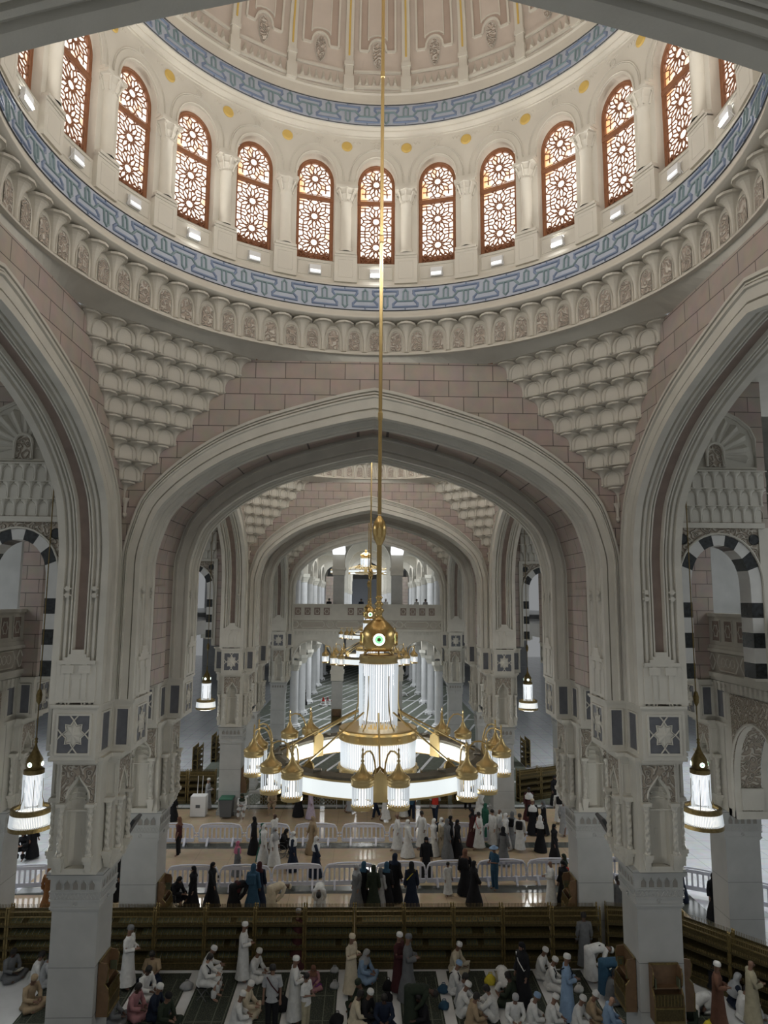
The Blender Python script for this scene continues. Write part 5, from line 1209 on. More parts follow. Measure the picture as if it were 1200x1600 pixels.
def joints(pose):
    J = {}
    def arms(sh, el, wr):   # right-side values, mirrored
        for s in (-1, 1): J['sh%d' % s] = V((s * sh[0], sh[1], sh[2])); J['el%d' % s] = V((s * el[0], el[1], el[2])); J['wr%d' % s] = V((s * wr[0], wr[1], wr[2]))
    def legs(hp, kn, an, to):
        for s in (-1, 1): J['hp%d' % s] = V((s * hp[0], hp[1], hp[2])); J['kn%d' % s] = V((s * kn[0], kn[1], kn[2])); J['an%d' % s] = V((s * an[0], an[1], an[2])); J['to%d' % s] = V((s * to[0], to[1], to[2]))
    if pose in ('stand', 'fold', 'walk', 'read'):
        J.update(pel=V((0, 0, .95)), spi=V((0, .01, 1.15)), che=V((0, 0, 1.32)), nec=V((0, .01, 1.47)), hea=V((0, -.02, 1.62)), top=V((0, -.01, 1.70)))
        arms((.18, .01, 1.40), (.23, .03, 1.13), (.24, -.06, .88)); legs((.09, 0, .9), (.10, -.01, .49), (.10, .02, .08), (.12, -.14, .04))
        if pose in ('fold', 'read'): arms((.18, 0, 1.40), (.24, -.02, 1.14), (.07, -.24, 1.14 if pose == 'fold' else 1.22))
        if pose == 'walk':
            for s in (-1, 1): J['kn%d' % s] = V((s * .10, -.14 * s, .50)); J['an%d' % s] = V((s * .10, -.27 * s + .05, .10)); J['to%d' % s] = V((s * .11, -.27 * s - .11, .05)); J['el%d' % s] = V((s * .24, .08 * s, 1.14)); J['wr%d' % s] = V((s * .23, .10 * s - .08, .92))
    elif pose == 'sit':
        J.update(pel=V((0, .05, .14)), spi=V((0, .06, .32)), che=V((0, .0, .52)), nec=V((0, -.05, .67)), hea=V((0, -.11, .80)), top=V((0, -.12, .88)))
        arms((.18, -.02, .60), (.25, -.10, .36), (.10, -.30, .30)); legs((.09, 0, .13), (.34, -.28, .15), (-.10, -.36, .09), (-.20, -.42, .06))
    elif pose == 'chair':
        J.update(pel=V((0, .05, .50)), spi=V((0, .06, .68)), che=V((0, -.02, .88)), nec=V((0, -.08, 1.03)), hea=V((0, -.15, 1.15)), top=V((0, -.17, 1.23)))
        arms((.18, -.04, .96), (.23, -.16, .73), (.08, -.40, .72)); legs((.1, 0, .5), (.15, -.40, .50), (.14, -.36, .09), (.15, -.52, .04))
    elif pose == 'knees':
        J.update(pel=V((0, .10, .13)), spi=V((0, .13, .32)), che=V((0, .06, .53)), nec=V((0, 0, .68)), hea=V((0, -.07, .80)), top=V((0, -.09, .88)))
        arms((.18, .02, .61), (.25, -.18, .42), (.06, -.36, .44)); legs((.1, .05, .13), (.14, -.28, .44), (.11, -.42, .08), (.12, -.56, .04))
    elif pose == 'bow':
        J.update(pel=V((0, .08, .93)), spi=V((0, -.13, .99)), che=V((0, -.32, 1.0)), nec=V((0, -.48, .98)), hea=V((0, -.62, .92)), top=V((0, -.69, .90)))
        arms((.18, -.42, .97), (.22, -.30, .73), (.14, -.12, .54)); legs((.09, .06, .9), (.10, .03, .48), (.10, .05, .08), (.12, -.11, .04))
    elif pose == 'prost':
        J.update(pel=V((0, .28, .40)), spi=V((0, .08, .40)), che=V((0, -.13, .30)), nec=V((0, -.30, .20)), hea=V((0, -.42, .13)), top=V((0, -.40, .07)))
        arms((.18, -.22, .26), (.30, -.28, .12), (.22, -.50, .05)); legs((.1, .26, .36), (.12, .02, .09), (.10, .42, .07), (.10, .55, .03))
    return J
def make_body(pose, skin):
    J = joints(pose); vs = []; es = []; rs = []
    def add(p, r, parent):
        vs.append(tuple(p)); rs.append(r); i = len(vs) - 1
        if parent is not None: es.append((parent, i))
        return i
    pel = add(J['pel'], .125, None); spi = add(J['spi'], .12, pel); che = add(J['che'], .135, spi); nec = add(J['nec'], .052, che)
    dh = (J['hea'] - J['nec']); h0 = add(J['nec'] + dh * .45, .062, nec); h1 = add(J['hea'], .088, h0); h2 = add(J['top'], .072, h1)
    for s in (-1, 1):
        sh = add(J['sh%d' % s], .058, che); el = add(J['el%d' % s], .04, sh); wr = add(J['wr%d' % s], .027, el)
        d = (J['wr%d' % s] - J['el%d' % s]).normalized(); side = V((s, 0, 0)); side = (side - d * side.dot(d)).normalized(); nrm = d.cross(side)
        pm = add(J['wr%d' % s] + d * .055, .030, wr)
        for k in range(4):
            f = J['wr%d' % s] + d * .09 + side * (.027 - .018 * k); L = (.030, .036, .038, .032)[k]
            a = add(f, .010, pm); b = add(f + d * L + nrm * .008, .0088, a); add(f + d * L * 1.8 + nrm * .025, .008, b)
        th = add(J['wr%d' % s] + d * .03 - side * .035, .011, pm); add(J['wr%d' % s] + d * .075 - side * .055 + nrm * .01, .009, th)
        hp = add(J['hp%d' % s], .088, pel); kn = add(J['kn%d' % s], .055, hp); an = add(J['an%d' % s], .036, kn); to = add(J['to%d' % s], .033, an)
    me = bpy.data.meshes.new('b'); me.from_pydata(vs, es, []); ob = bpy.data.objects.new('b', me); COL.objects.link(ob)
    sk = ob.modifiers.new('skin', 'SKIN'); ob.modifiers.new('sub', 'SUBSURF').levels = 1
    for i, v in enumerate(me.skin_vertices[0].data): v.radius = (rs[i], rs[i]); v.use_root = (i == 0)
    dg = bpy.context.evaluated_depsgraph_get(); out = bpy.data.meshes.new_from_object(ob.evaluated_get(dg))
    bpy.data.objects.remove(ob); bpy.data.meshes.remove(me)
    # face: nose, ears, eyes, mouth joined into the same mesh
    mb = MB(); mb.v = [V(v.co) for v in out.vertices]; mb.f = [tuple(p.vertices) for p in out.polygons]; mb.m = [0] * len(mb.f)
    up = (J['top'] - J['nec']).normalized(); side = V((1, 0, 0)); fr = side.cross(up) * 1
    if fr.y > 0 and pose not in ('bow', 'prost'): fr = -fr
    if pose in ('bow', 'prost') and fr.z > 0: fr = -fr
    H = J['hea']; mb.fn = None
    def ball(c, r, sx=1, sy=1, sz=1, mi=0):
        rows = [[c + side * (r * sx * sin(a) * cos(t)) + fr * (r * sy * sin(a) * sin(t)) + up * (r * sz * cos(a)) for t in [2 * pi * k / 6 for k in range(6)]] for a in (0.05, .8, 1.57, 2.35, 3.09)]; mb.grid(rows, mi, True)
    ball(H + fr * .088 - up * .012, .016, 1, 1.3, 1.7); ball(H + fr * .078 - up * .05, .02, 1.4, .5, .35, 0)
    for s in (-1, 1): ball(H + side * s * .032 + fr * .078 + up * .015, .010, 1.3, .6, .8, 1); ball(H + side * s * .086 - up * .005, .022, .45, .8, 1.3)
    o = mb.build('body', [SK[skin], EYEM], smooth=True); bpy.data.meshes.remove(out); me = o.data; bpy.data.objects.remove(o); return me
def loft(mb, pts, n=12, mi=0):
    rows = []
    for i, (p, rx, ry) in enumerate(pts):
        d = (pts[min(i + 1, len(pts) - 1)][0] - pts[max(i - 1, 0)][0]).normalized(); u = V((1, 0, 0)); w = d.cross(u).normalized()
        rows.append([p + u * rx * cos(2 * pi * k / n) + w * ry * sin(2 * pi * k / n) for k in range(n)])
    mb.grid(rows, mi, True)
    for r in (rows[0], rows[-1]): mb.add(r, [tuple(range(n))], mi)
def garment(pose, kind):
    """kind: robe (ankle length), gown (wide, trailing), shirt (to the hip)"""
    J = joints(pose); mb = MB(); up = pose in ('stand', 'fold', 'walk', 'read')
    tor = [(J['pel'], .185, .15), (J['spi'], .17, .135), (J['che'], .195, .14), (J['che'].lerp(J['nec'], .55), .175, .11), (J['nec'], .075, .075)]
    if kind != 'shirt' and (up or pose == 'bow'):
        wide = 1.25 if kind == 'gown' else 1.0; hem = .03 if kind == 'gown' else .14; P0 = J['pel']; yo = P0.y
        rows = []; n = 20
        for z, rx, ry in ((hem, .27 * wide, .25 * wide), (.35, .235 * wide, .21 * wide), (.65, .205, .18), (.88, .19, .16), (P0.z + .04, .185, .155)):
            st = .0 if pose != 'walk' else .07 * (1 - z)
            rows.append([V((rx * cos(t) * (1 + .05 * sin(5 * t) * (1 - z)), yo * z + (ry + st) * sin(t) * (1 + .05 * cos(6 * t) * (1 - z)) , z)) for t in [2 * pi * k / n for k in range(n)]])
        if pose == 'bow': rows += [[V((.165 * cos(t), yo + .02 + .13 * sin(t), P0.z + .10)) for t in [2 * pi * k / n for k in range(n)]], [V((.10 * cos(t), yo + .0 + .08 * sin(t), P0.z + .145)) for t in [2 * pi * k / n for k in range(n)]]]; mb.add(rows[-1], [tuple(range(n))])
        mb.grid(rows, 0, True); mb.add(rows[0], [tuple(range(n - 1, -1, -1))])
    if kind == 'shirt' and (up or pose == 'bow'): tor = [(J['pel'] + V((0, .0, -.14)), .20, .16)] + tor if up else tor
    loft(mb, tor, 14)
    if not up and pose != 'bow':
        mb.fn = None
        r = 1.12 if kind == 'gown' else 1
        if kind != 'shirt':
            for s in (-1, 1):
                mb.tube([J['hp%d' % s] + V((0, .05, 0)), J['hp%d' % s].lerp(J['kn%d' % s], .5), J['kn%d' % s], J['kn%d' % s].lerp(J['an%d' % s], .5), J['an%d' % s].lerp(J['kn%d' % s], .12)], [.13 * r, .12 * r, .10 * r, .095 * r, .075 * r], 10)
            if pose == 'sit': loft(mb, [(V((0, .12, .06)), .26, .1), (V((0, -.05, .12)), .30, .12), (V((0, -.25, .10)), .30, .10), (V((0, -.40, .06)), .2, .06)], 12)
        loft(mb, [(J['pel'] + V((0, .06, -.10)) if pose != 'prost' else J['pel'] + V((0, .10, -.08)), .19, .17), (J['pel'], .20, .17)], 12)
    for s in (-1, 1):
        c = J['che'].lerp(J['nec'], .4); e = J['el%d' % s]; w_ = J['wr%d' % s]; k = 1.35 if kind == 'gown' else 1
        mb.tube([c + (J['sh%d' % s] - c) * .5, J['sh%d' % s], J['sh%d' % s].lerp(e, .5), e, e.lerp(w_, .5), e.lerp(w_, .93)] if kind != 'shirt' else [c + (J['sh%d' % s] - c) * .5, J['sh%d' % s], J['sh%d' % s].lerp(e, .5), e.lerp(J['sh%d' % s], .1)], [.085, .085, .075, .066, .06 * k, .062 * k] if kind != 'shirt' else [.085, .085, .078, .075], 10)
    return mb
def trousers(pose):
    J = joints(pose); mb = MB()
    for s in (-1, 1): mb.tube([J['hp%d' % s] + V((0, 0, .04)), J['hp%d' % s].lerp(J['kn%d' % s], .5), J['kn%d' % s], J['kn%d' % s].lerp(J['an%d' % s], .6), J['an%d' % s].lerp(J['kn%d' % s], .05)], [.115, .105, .085, .078, .075], 10)
    loft(mb, [(J['pel'] + V((0, .02, -.1)), .18, .15), (J['pel'], .18, .145), (J['pel'].lerp(J['spi'], .4), .17, .13)], 12); return mb
def headframe(J):
    up = (J['top'] - J['nec']).normalized(); side = V((1, 0, 0)); fr = side.cross(up)
    return up, side, fr
def headgear(pose, kind):
    J = joints(pose); up, side, fr = headframe(J); 
    f = fr if ((fr.y < 0) if pose not in ('bow', 'prost') else (fr.z < 0)) else -fr
    H = J['hea']; mb = MB(); n = 12
    def rings(L, n=12):
        rows = [[H + up * z + f * off + side * rx * cos(2 * pi * k / n) + f * ry * sin(2 * pi * k / n) for k in range(n)] for z, rx, ry, off in L]
        mb.grid(rows, 0, True); mb.add(rows[-1], [tuple(range(n))])
    if kind == 'cap': rings([(.045, .097, .104, 0), (.10, .098, .104, 0), (.135, .085, .09, 0), (.148, .05, .05, 0)])
    elif kind == 'hair': rings([(-.03, .094, .08, -.028), (.02, .098, .094, -.016), (.07, .096, .1, -.006), (.11, .08, .085, -.005), (.135, .04, .045, -.005)])
    elif kind == 'hat': rings([(.05, .20, .20, 0), (.055, .2, .2, 0), (.07, .105, .11, 0), (.13, .09, .095, 0), (.15, .04, .04, 0)])
    else:  # hood / headscarf falling over the shoulders
        C = J['che'].lerp(J['nec'], .35) - H; cz, cy = C.dot(up), C.dot(f)
        rings([(cz, .22, .17, cy), (cz * .72, .19, .15, cy * .8), (-.13, .105, .098, -.028), (-.075, .10, .088, -.038), (.0, .108, .090, -.042), (.06, .106, .100, -.026), (.11, .085, .09, -.015), (.14, .045, .05, -.015)], 14)
    return mb
CACHE = {}
def cached(key, f):
    if key not in CACHE: CACHE[key] = f()
    return CACHE[key]
def mesh_of(mb, name):
    o = mb.build(name, CM['white'], smooth=True); me = o.data; bpy.data.objects.remove(o); return me
def part(name, me, parent, m):
    o = bpy.data.objects.new(name, me); COL.objects.link(o); o.parent = parent
    o.material_slots[0].link = 'OBJECT'; o.material_slots[0].material = m; return o
HEADN = dict(cap='knitted_cap', hair='hair', hat='sun_hat', scarf='headscarf')
def person(x, y, rz, pose, kind, col, head, hcol, skin, label, scale=1, group=None, z=0, legcol=None, extra=None):
    root = empty('person', (x, y, ZF + z + .01), rz); root.scale = (scale,) * 3
    me = cached(('b', pose, skin), lambda: make_body(pose, skin)); b = bpy.data.objects.new('body', me); COL.objects.link(b); b.parent = root
    nm = {'robe': 'robe', 'gown': 'gown', 'shirt': 'shirt'}[kind]
    part(nm, cached(('g', pose, kind), lambda: mesh_of(garment(pose, kind), nm)), root, CM[col])
    if kind == 'shirt': part('trousers', cached(('t', pose), lambda: mesh_of(trousers(pose), 'trousers')), root, CM[legcol or 'navy'])
    if head: part(HEADN[head], cached(('h', pose, head), lambda: mesh_of(headgear(pose, head), HEADN[head])), root, HAIRM if head == 'hair' else CM[hcol])
    if extra:
        J = joints(pose); c = J['che']
        if 'pack' in extra: m = MB(); m.box(-.15, .15, c.y + .14, c.y + .29, c.z - .26, c.z + .14, b=.04); o = m.build('backpack', CM[extra.split(':')[1]], root)
        if 'sash' in extra: m = MB(); m.tube([c + V((-.15, -.10, .14)), c + V((0, -.16, -.05)), c + V((.18, -.10, -.28)), c + V((.19, .12, -.2)), c + V((0, .16, .02)), c + V((-.15, .08, .14))], .016, 6); m.build('shoulder_strap', CM[extra.split(':')[1]], root)
        if 'vest' in extra: m = MB(); loft(m, [(J['pel'] + V((0, 0, .02)), .20, .17), (J['spi'], .19, .155), (J['che'], .215, .16), (J['che'].lerp(J['nec'], .5), .19, .125)], 14); m.build('safety_vest', CM['red'], root, smooth=True)
        if 'shawl' in extra: m = MB(); loft(m, [(J['spi'], .235, .19), (J['che'], .25, .19), (J['che'].lerp(J['nec'], .5), .21, .15), (J['nec'], .1, .1)], 14); m.build('shawl', CM[extra.split(':')[1]], root, smooth=True)
        if 'book' in extra: m = MB(); w_ = (J['wr1'] + J['wr-1']) / 2 + V((0, -.09, .06)); m.add([w_ + V(q) for q in ((-.16, -.05, .03), (0, -.05, -.01), (0, .12, -.06), (-.16, .12, -.02), (.16, -.05, .03), (.16, .12, -.02))], [(0, 1, 2, 3), (1, 4, 5, 2)]); m.add([w_ + V(q) - V((0, 0, .02)) for q in ((-.17, -.06, .03), (0, -.06, -.01), (0, .13, -.06), (-.17, .13, -.02), (.17, -.06, .03), (.17, .13, -.02))], [(3, 2, 1, 0), (2, 5, 4, 1)]); o = m.build('open_book', MT['pages']); bpy.context.view_layer.update(); o.matrix_world = Matrix.LocRotScale(root.location, root.rotation_euler, root.scale); tag(o, 'open book held by the ' + ' '.join(label.split()[:9]), 'book')
    tag(root, label, 'person', group); return root
def wheelchair(x, y, rz, label):
    r = empty('wheelchair', (x, y, ZF + .01), rz); m = MB(); m.box(-.23, .23, -.25, .2, .42, .47); m.build('seat', CM['black'], r); m = MB(); m.box(-.23, .23, .2, .24, .45, .95); m.build('backrest', CM['black'], r)
    m = MB()
    for s in (-.24, .24): m.tube([(s, .36, .95), (s, .24, .95), (s, .24, .2), (s, -.3, .2)], .014, 6); m.tube([(s, .24, .68), (s, -.2, .68), (s, -.25, .45)], .014, 6); m.tube([(s, -.25, .45), (s, -.42, .12)], .014, 6); m.box(s - .1 if s > 0 else s, s if s > 0 else s + .1, -.5, -.36, .10, .12)
    m.build('frame', 'greyp', r)
    for s in (-.29, .29):
        m = MB(); m.tube([(s, .12 + .30 * cos(t), .30 + .30 * sin(t)) for t in [2 * pi * k / 20 for k in range(21)]], .016, 5, cap=False)
        for k in range(8): t = pi * k / 4; m.tube([(s, .12, .3), (s, .12 + .3 * cos(t), .3 + .3 * sin(t))], .004, 3)
        m.build('wheel', 'greyp', r)
        m = MB(); m.tube([(s * .85, -.28 + .08 * cos(t), .09 + .08 * sin(t)) for t in [2 * pi * k / 12 for k in range(13)]], .014, 5, cap=False); m.build('caster', 'greyp', r)
    tag(r, label, 'wheelchair'); return r
def bag(x, y, col, label, sx=.16, sy=.12, sz=.26, name='bag'):
    r = empty(name, (x, y, ZF + .03)); m = MB(); m.lathe([(.0, 0), (1, .02), (1.05, .3), (.95, .65), (.55, .9), (.3, 1.0), (0, 1.02)], (0, 0, 0), 10); m.v = [V((v.x * sx * (1 + .15 * sin(3 * v.z + 5 * v.x)), v.y * sy, v.z * sz)) for v in m.v]; m.build('pouch', CM[col], r, smooth=True)
    m = MB(); m.tube([(-.06, 0, sz * .95), (-.04, 0, sz * 1.25), (.04, 0, sz * 1.25), (.06, 0, sz * .95)], .012, 5); m.build('handle', CM[col], r); tag(r, label, 'bag'); return r

# everyone in the hall: x, y, facing (0 = towards the near end), pose, clothing
person(-10.58, 39.18, radians(150), 'stand', 'gown', 'black', 'scarf', 'teal', 'm', 'woman in black with a pale teal headscarf beside the left pillar beyond the barriers', scale=0.95)
person(-9.15, 41.11, radians(90), 'fold', 'robe', 'lgrey', 'cap', 'white', 'l', 'person in a pale grey robe standing behind the white box')
person(-6.95, 39.82, radians(0), 'chair', 'robe', 'white', 'scarf', 'dgreen', 'm', 'person in a dark green scarf seated beside the grille stand')
person(-5.37, 40.5, radians(0), 'chair', 'robe', 'tan', 'hair', None, 'l', 'person in tan clothes seated under the left lanterns')
person(-3.84, 39.92, radians(180), 'stand', 'gown', 'black', 'scarf', 'dgreen', 'm', 'black-gowned person with a green scarf behind the left lanterns')
person(-3.13, 39.57, radians(90), 'stand', 'gown', 'lilac', 'scarf', 'lilac', 'm', 'woman in a pink and white patterned wrap under the light ring', scale=0.95)
person(-0.96, 40.59, radians(90), 'walk', 'robe', 'lgrey', 'hair', None, 'm', 'person in grey walking behind the front lanterns')
person(-8.9, 34.03, radians(-90), 'stand', 'shirt', 'maroon', 'scarf', 'brown', 'm', 'person in a dark red jacket standing alone at the left of the corridor', legcol='black')
person(-5.42, 34.33, radians(-90), 'stand', 'gown', 'black', 'scarf', 'black', 'm', 'slender woman all in black at the far barrier', scale=0.95)
person(-4.88, 33.36, radians(-90), 'stand', 'gown', 'green', 'scarf', 'green', 'm', 'woman in dark green standing behind the black-gowned one', scale=0.95)
person(-4.49, 34.65, radians(60), 'walk', 'robe', 'white', None, None, 'd', 'man in white cloth with bare shoulder in the left group')
person(-4.8, 33.21, radians(90), 'stand', 'gown', 'white', 'scarf', 'white', 'm', 'woman in white with a white headscarf in the left group', scale=0.95)
person(-4.26, 32.9, radians(60), 'stand', 'gown', 'white', 'scarf', 'lgrey', 'm', 'woman in a billowing white shawl in the middle of the left group', scale=0.95, extra='shawl:lgrey')
person(-3.98, 33.99, radians(90), 'chair', 'gown', 'black', 'scarf', 'black', 'm', 'woman in black sitting in a wheelchair in the left group', scale=0.95)
person(-3.34, 32.23, radians(90), 'stand', 'gown', 'navy', 'scarf', 'white', 'm', 'woman in a white shawl over navy skirts in the left group', scale=0.95, extra='shawl:white')
person(-2.63, 34.39, radians(-60), 'walk', 'gown', 'tan', 'scarf', 'tan', 'l', 'woman in a tan coat striding left along the far barrier', scale=0.95)
person(-2.27, 31.58, radians(90), 'walk', 'gown', 'navy', 'scarf', 'white', 'm', 'woman with a white headscarf and navy skirt walking right', scale=0.95, extra='shawl:white')
person(-5.72, 31.75, radians(120), 'stand', 'gown', 'grey', 'scarf', 'pink', 'd', 'small woman with a bright pink shawl', scale=0.81, extra='shawl:pink')
person(-7.45, 28.31, radians(60), 'chair', 'gown', 'black', 'scarf', 'black', 'm', 'person in black sitting in the wheelchair by the left pillar')
person(-6.79, 28.25, radians(-60), 'stand', 'gown', 'black', 'scarf', 'black', 'm', 'woman in plain black beside the wheelchair at the left', scale=0.95)
person(-6.14, 28.63, radians(80), 'walk', 'gown', 'black', 'scarf', 'black', 'm', 'woman in a wide black gown walking right at the left', scale=0.95)
person(-5.15, 28.12, radians(120), 'bow', 'gown', 'black', 'hat', 'cream', 'm', 'person in dark clothes and a pale sun hat bending over', extra='pack:maroon')
person(-4.47, 28.22, radians(170), 'stand', 'gown', 'blue', 'scarf', 'blue', 'm', 'person in a blue jacket with a blue pack behind the shelves', extra='pack:blue', legcol='black')
person(-4.3, 28.66, radians(180), 'stand', 'gown', 'navy', 'scarf', 'maroon', 'm', 'woman in a dark patterned gown next to the blue jacket', scale=0.95, legcol='black')
person(-3.67, 27.94, radians(120), 'bow', 'robe', 'cream', 'cap', 'cream', 'd', 'man in a cream robe and patterned cap bending behind the shelves')
person(-1.87, 28.08, radians(0), 'bow', 'robe', 'white', 'hair', None, 'd', 'man in white bending forward behind the shelves')
person(-0.44, 28.34, radians(-60), 'stand', 'gown', 'grey', 'scarf', 'lgrey', 'm', 'woman in grey with a pale scarf behind the shelves', scale=0.95, extra='shawl:grey')
person(-0.17, 28.67, radians(150), 'stand', 'gown', 'black', 'scarf', 'blue', 'm', 'woman in black with a bright blue headband', scale=0.95)
person(0.21, 28.28, radians(180), 'stand', 'gown', 'dgreen', 'scarf', 'dgreen', 'm', 'woman in dark olive green seen from behind', scale=0.95)
person(0.49, 28.49, radians(150), 'stand', 'gown', 'lgrey', 'scarf', 'grey', 'm', 'short person in pale grey with a grey hood', scale=0.85)
person(0.74, 28.6, radians(160), 'stand', 'gown', 'black', 'scarf', 'blue', 'm', 'woman in black with a pale blue cap in the centre group', scale=0.95, extra='shawl:black')
person(1.09, 29.06, radians(150), 'stand', 'gown', 'black', 'scarf', 'navy', 'm', 'tall woman in black at the right of the centre group', scale=1.04)
person(1.71, 28.37, radians(180), 'stand', 'gown', 'navy', 'scarf', 'black', 'm', 'person in dark navy with a yellow collar', extra='sash:yellow')
person(3.29, 29.57, radians(30), 'stand', 'robe', 'white', 'hair', None, 'm', 'child in a white tunic at the near barrier', scale=0.75)
person(4.03, 29.75, radians(160), 'walk', 'gown', 'black', 'scarf', 'brown', 'm', 'person in black with a brown scarf and backpack', extra='pack:black')
person(4.23, 28.68, radians(100), 'walk', 'gown', 'black', 'scarf', 'black', 'm', 'woman in a sweeping black gown in the middle of the corridor', scale=0.95)
person(5.32, 30.11, radians(-60), 'fold', 'shirt', 'blue', 'hat', 'lblue', 'm', 'guard in a blue uniform and light blue cap', legcol='blue')
person(7.28, 28.53, radians(-90), 'fold', 'robe', 'white', None, None, 'm', 'man wrapped in white cloth beside the right pillar')
person(8.07, 29.4, radians(-90), 'stand', 'gown', 'dgreen', 'scarf', 'dgreen', 'm', 'woman in dark green behind the man in white by the right pillar', scale=0.95)
person(7.76, 28.41, radians(-60), 'stand', 'gown', 'black', 'scarf', 'black', 'm', 'person in black with a red and white bag at the right pillar', extra='pack:red')
person(1.45, 34.6, radians(-90), 'walk', 'robe', 'white', None, None, 'm', 'man in white cloth walking left at the far barrier')
person(1.9, 33.86, radians(90), 'walk', 'gown', 'white', 'scarf', 'white', 'm', 'woman all in white walking right', scale=0.95)
person(2.66, 34.93, radians(-60), 'walk', 'robe', 'white', 'hair', None, 'm', 'man in white cloth near the centre of the far barrier')
person(2.57, 31.46, radians(0), 'stand', 'gown', 'black', 'scarf', 'black', 'm', 'woman in a long black gown between the barriers', scale=0.95)
person(3.16, 34.01, radians(90), 'stand', 'gown', 'white', 'scarf', 'white', 'm', 'woman in a white headscarf left of the centre group', scale=0.95)
person(3.54, 34.17, radians(60), 'stand', 'gown', 'cream', 'scarf', 'white', 'm', 'woman in a white scarf with a dark bag', scale=0.95, extra='pack:navy')
person(4.0, 34.41, radians(90), 'stand', 'gown', 'black', 'scarf', 'black', 'm', 'woman in black in the right centre group', scale=0.95)
person(4.26, 33.83, radians(60), 'walk', 'gown', 'black', 'scarf', 'black', 'm', 'second woman in black in the right centre group, nearer the camera', scale=0.95)
person(3.76, 33.68, radians(100), 'stand', 'gown', 'grey', 'scarf', 'grey', 'm', 'person in dark grey with a grey headscarf in the centre group')
person(5.18, 35.26, radians(-90), 'stand', 'gown', 'maroon', 'scarf', 'black', 'm', 'person in dark maroon with a red bag', extra='pack:maroon')
person(5.44, 34.74, radians(-80), 'walk', 'robe', 'white', 'hair', None, 'm', 'man in white with a red bag on his shoulder', extra='sash:red')
person(6.06, 36.44, radians(120), 'stand', 'gown', 'green', 'scarf', 'green', 'm', 'woman in a bright green wrap', scale=0.95)
person(6.18, 35.16, radians(-60), 'stand', 'robe', 'white', 'hair', None, 'l', 'man in a white robe in the right group')
person(6.56, 35.34, radians(60), 'stand', 'robe', 'white', None, None, 'm', 'bare-shouldered man in white in the right group')
person(6.77, 34.81, radians(90), 'stand', 'gown', 'white', 'scarf', 'white', 'm', 'woman in a white veil in the right group', scale=0.95)
person(7.14, 35.07, radians(150), 'stand', 'gown', 'lgrey', 'scarf', 'grey', 'm', 'woman in grey with a dark backpack', scale=0.95, extra='pack:black')
person(6.24, 32.8, radians(150), 'stand', 'gown', 'grey', 'scarf', 'black', 'm', 'dark-clothed woman behind the near barrier', scale=0.95)
person(7.38, 34.47, radians(160), 'stand', 'robe', 'white', 'hair', None, 'm', 'man in white with a round black backpack', extra='pack:black')
person(8.6, 36.9, radians(170), 'stand', 'gown', 'black', 'cap', 'cream', 'm', 'person in black with a white shoulder cloth in the right group', extra='shawl:white')
person(8.38, 34.46, radians(150), 'stand', 'gown', 'black', 'scarf', 'white', 'm', 'woman with a white shawl over a black skirt near the right pillar', scale=0.95, extra='shawl:white')
person(9.17, 36.89, radians(-90), 'stand', 'gown', 'black', 'scarf', 'grey', 'm', 'dark-clothed woman with a grey scarf further back on the right', scale=0.95)
person(8.7, 33.16, radians(60), 'stand', 'gown', 'black', 'scarf', 'black', 'm', 'woman in black standing close to the right pillar', scale=0.95)
person(10.46, 38.62, radians(170), 'stand', 'robe', 'white', 'scarf', 'white', 'm', 'person in a white hood with a black backpack', extra='pack:black')
person(10.18, 36.69, radians(150), 'walk', 'robe', 'lgrey', 'hair', None, 'm', 'man in a pale robe beside the right pillar further back')
person(8.95, 39.17, radians(0), 'stand', 'gown', 'maroon', 'hair', None, 'd', 'person in red and white below the far right shelf', extra='shawl:white')
person(11.16, 42.0, radians(30), 'stand', 'gown', 'black', 'scarf', 'black', 'm', 'woman in black beyond the right pillar', scale=0.95)
person(3.7, 38.77, radians(-20), 'walk', 'shirt', 'lgrey', 'hair', None, 'd', 'man in an orange-red safety vest', extra='vest')
person(2.45, 39.32, radians(0), 'walk', 'shirt', 'blue', 'hair', None, 'm', 'person in blue behind the front lanterns')
person(0.48, 39.55, radians(-60), 'walk', 'shirt', 'navy', 'hair', None, 'm', 'person in blue jeans behind the front lanterns')
person(1.0, 39.11, radians(90), 'walk', 'robe', 'white', 'hair', None, 'm', 'man in white passing behind the left front lantern')
person(2.04, 39.54, radians(0), 'stand', 'robe', 'white', 'hair', None, 'm', 'man in white just right of the right front lantern')
person(6.22, 39.41, radians(120), 'stand', 'gown', 'white', 'scarf', 'white', 'm', 'person in a huge white cloak under the right lanterns')
person(5.79, 40.79, radians(0), 'walk', 'shirt', 'black', 'hair', None, 'd', 'person in black trousers behind the right lanterns', legcol='black')
person(-12.3, 28.21, radians(170), 'walk', 'gown', 'orange', 'scarf', 'orange', 'm', 'woman in orange-brown seen from behind beyond the left shelf', scale=0.95)
person(-12.23, 28.59, radians(90), 'stand', 'gown', 'black', 'scarf', 'black', 'm', 'person in black beside the woman in orange-brown', scale=0.95)
person(-15.96, 33.78, radians(0), 'chair', 'gown', 'black', 'scarf', 'black', 'm', 'woman in black under the left aisle chandelier', scale=0.95)
person(-15.63, 33.94, radians(60), 'stand', 'gown', 'black', 'scarf', 'black', 'm', 'second woman in black under the left aisle chandelier', scale=0.95)
person(13.26, 27.36, radians(0), 'stand', 'gown', 'black', 'scarf', 'black', 'm', 'woman in black standing left of the outer right pier', scale=0.95)
person(9.39, 26.9, radians(180), 'stand', 'robe', 'grey', 'hair', None, 'd', 'man in dark clothes in the gap behind the near right pillar')
person(12.68, 28.98, radians(60), 'stand', 'gown', 'navy', 'scarf', 'grey', 'm', 'person in a patterned dark dress right of the near right pillar')
person(-10.06, 29.42, radians(90), 'stand', 'gown', 'black', 'scarf', 'black', 'm', 'dark figure in the gap between the two left pillars')
